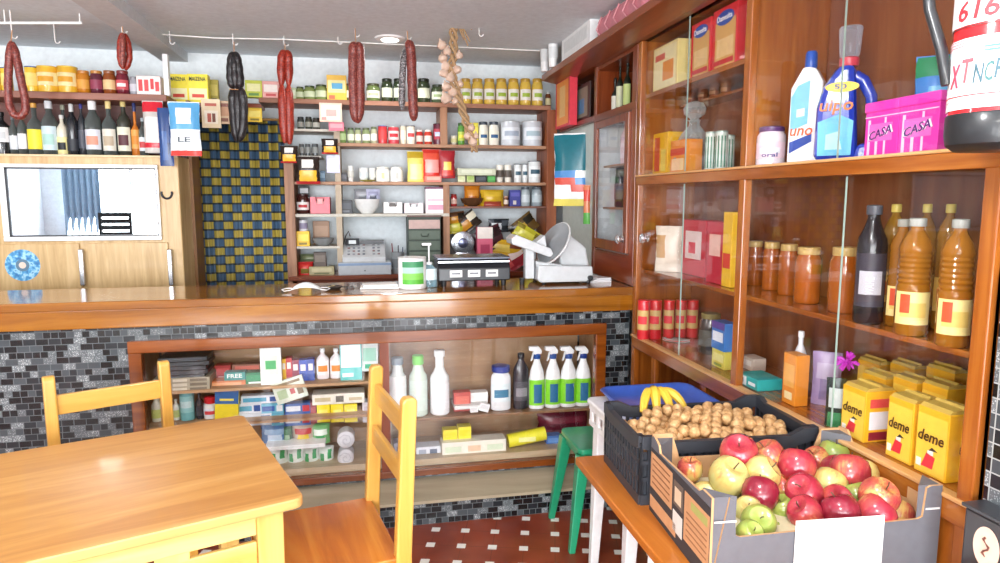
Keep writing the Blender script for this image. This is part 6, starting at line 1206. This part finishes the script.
t=shang('short reddish folded sausage hanging above the dark jam jar',123,32,3.93); string(t,(122,24),(123,34),3.93); strand(t,[(122,33),(120,45),(120,58),(123,69)],6,SR_,3.93); strand(t,[(124,33),(128,45),(129,58),(125,70)],6,SR_,3.93,.01); strand(t,[(124,34),(124,50),(124,68)],5.5,SB_,3.93,-.02)
t=shang('long black blood sausage hanging in front of the checked curtain',234,45,4.22); string(t,(234,42),(234,54),4.22)
for a in ([(233,52),(231,62),(230.5,78),(233,89)],[(235,52),(238,62),(240,78),(240,89)],[(234,53),(235,70),(236,88)],[(233,88),(232,100),(233.5,120),(236,141)],[(241,88),(244,100),(244,125),(240,142)],[(237,88),(238,110),(239,140)]): strand(t,a,8.5,SK_,4.22,random.uniform(-.012,.012))
string(t,(229,89),(245,90),4.2)
t=shang('bright red long sausage pair hanging beside the curtain edge',285,47,4.22); string(t,(285,44),(285,52),4.22); strand(t,[(284,50),(281.5,60),(281.5,86)],9,SR_,4.22); strand(t,[(287,50),(288.5,60),(288.5,86)],9,SR_,4.22,.008); strand(t,[(282,85),(283,110),(285,143)],9.5,SR_,4.22); strand(t,[(288.5,85),(289,112),(289.5,144)],9.5,SR_,4.22,.008)
t=shang('wide brown folded sausage hanging beside the baking powder box',356,35,3.98); string(t,(355,28),(356,44),3.98); strand(t,[(355,42),(353,50),(353,80),(354,108),(356,122)],10,SB_,3.98); strand(t,[(357,42),(360,50),(360,80),(360,108),(357,123)],10,SB_,3.98,.008)
t=shang('brown sausage and silver-black sausage hanging together left of the garlic',408,36,3.98); string(t,(407,30),(408,42),3.98); strand(t,[(408,40),(411,50),(412,80),(413,105),(414,121)],10,SB_,3.98); strand(t,[(405,48),(403,65),(402,90),(402,110)],7,saus_mat('grey_black_sausage','2E2A2C','6A6668','C8C4C4'),3.98,.01)
# garlic braid
gt=thing('garlic_braid','dried garlic braid hanging from the ceiling with its tail reaching the second shelf','garlic',px3(450,26,3.88)); gs=mat('A88864',.8); gbm=mat('D4B8A4',.6)
def GP(x,y): return px3(x,y,3.88)-gt.location
for k_ in range(3):
    P=[]; 
    for i in range(26):
        u=i/25; y=28+u*124; xc=452+ (0 if y<75 else (y-75)*.30)+ (1.5 if y<60 else 0)
        a=u*26+k_*2.1; P.append(GP(xc+3.2*math.cos(a),y)+Vector((0,.012*math.sin(a),0)))
    MB().tube(P,[.010 if i<23 else .007 for i in range(26)],7).build('braided_stem',gs,gt,True)
for i,(x,y,r) in enumerate(((442,45,5),(447,52,4.5),(443,58,5),(459,56,4),(446,66,5),(457,70,4.5),(444,73,5),(450,78,5),(460,84,4),(446,87,5),(453,92,5.5),(446,99,6),(455,101,4),(471,128,4),(468,136,4.5),(473,142,4.5),(476,136,3.5))):
    k=fwd(px3(x,y,3.88))/F; o=MB().lathe([(.1*r*k,-r*k*.8),(.7*r*k,-r*k*.7),(r*k,-.1*r*k),(.8*r*k,r*k*.5),(.3*r*k,r*k*.9),(.12*r*k,r*k*1.4)],10).build('garlic_bulb',gbm,gt,True); o.location=GP(x,y)+Vector((0,-.012 if i%2 else .004,0)); o.rotation_euler=(random.uniform(-.4,.4),random.uniform(-.5,.5),0)
for i,(x1,y1) in enumerate(((462,22),(468,24),(472,30),(464,40),(468,46),(470,42))): MB().tube([GP(450,27),GP((450+x1)/2,(20 if i<3 else 22)),GP(x1,y1)],[.006,.007,.003],6).build('dry_stalk',gs,gt,True)
# ================================================================ light and camera
w=bpy.data.worlds.new('day'); sc.world=w; w.use_nodes=True; bg=w.node_tree.nodes['Background']; bg.inputs[0].default_value=(.86,.93,1,1); bg.inputs[1].default_value=2.2
def area(name,loc,rot,sx,sy,e,c=(1,1,1)):
    l=bpy.data.lights.new(name,'AREA'); l.shape='RECTANGLE'; l.size=sx; l.size_y=sy; l.energy=e; l.color=c; o=bpy.data.objects.new(name,l); COL.objects.link(o); o.location=loc; o.rotation_euler=rot; return o
area('window_daylight',(-3.4,-2.58,1.5),(math.radians(-90),0,math.pi),1.7,1.4,60,(.95,.98,1)) if False else None
for nm,x,wd,e in (('window_daylight',-3.4,1.7,95),('window_daylight',-1.45,1.6,95),('doorway_daylight',.38,1.5,110)):
    o=area(nm,(x,-2.56,1.45 if 'window' in nm else 1.15),(math.radians(102),0,0),wd,1.4 if 'window' in nm else 2.1,e,(.96,.98,1)); 
def fill_panel(x,y,e):
    t=thing('fill_light_panel','flat white ceiling light panel '+'added unseen behind the viewer as fill','ceiling light',(x,y,2.5)); MB().box(-.32,.32,-.32,.32,-.04,0).build('light_frame',mat('F0F0F0',.4),t,bevel=.004); MB().box(-.29,.29,-.29,.29,-.046,-.04).build('diffuser',mat('FFFAF0',.4,emit=4),t); o=area('fill_panel_light',(x,y,2.44),(0,0,0),.58,.58,e,(1,.97,.92))  # unseen panel added as soft fill for the room
fill_panel(-.4,-.7,30)
def globe(x,y,e,l):
    t=thing('fill_globe',l,'lamp',(x,y,2.5)); MB().tube([(0,0,0),(0,0,-.2)],.004,6).build('cord',mat('F0F0F0',.4),t,True); MB().lathe([(.01,-.36),(.06,-.345),(.09,-.3),(.09,-.27),(.06,-.22),(.02,-.2)],20).build('glass_globe',mat('FFFDF6',.4,emit=6),t,True)
    l_=bpy.data.lights.new('fill_globe_light','POINT'); l_.energy=e; l_.shadow_soft_size=.1; o=bpy.data.objects.new('fill_globe_light',l_); COL.objects.link(o); o.location=(x,y,2.1)  # unseen globes added to brighten the ceiling
globe(.45,.9,28,'added white fill globe hanging unseen near the cabinet'); globe(-2.2,2.2,26,'added white fill globe hanging unseen at the left before the fridge')
ld=bpy.data.lights.new('downlight','SPOT'); ld.energy=12; ld.spot_size=2.6; ld.shadow_soft_size=.06; lo=bpy.data.objects.new('downlight',ld); COL.objects.link(lo); lo.location=(.169,4.176,2.46)
cam=bpy.data.cameras.new('camera'); cam.sensor_width=36; cam.lens=F/1000*36; cam.clip_start=.02; co=bpy.data.objects.new('camera',cam); COL.objects.link(co); co.location=(0,0,H); co.rotation_euler=(math.pi/2-PITCH,0,-YAW); sc.camera=co
sc.view_settings.view_transform='Standard'; sc.view_settings.look='None'; sc.view_settings.gamma=1; sc.view_settings.use_curve_mapping=False; sc.view_settings.exposure=.42
sc.cycles.max_bounces=8; sc.cycles.transparent_max_bounces=16; sc.cycles.use_denoising=True; sc.cycles.caustics_reflective=False; sc.cycles.caustics_refractive=False
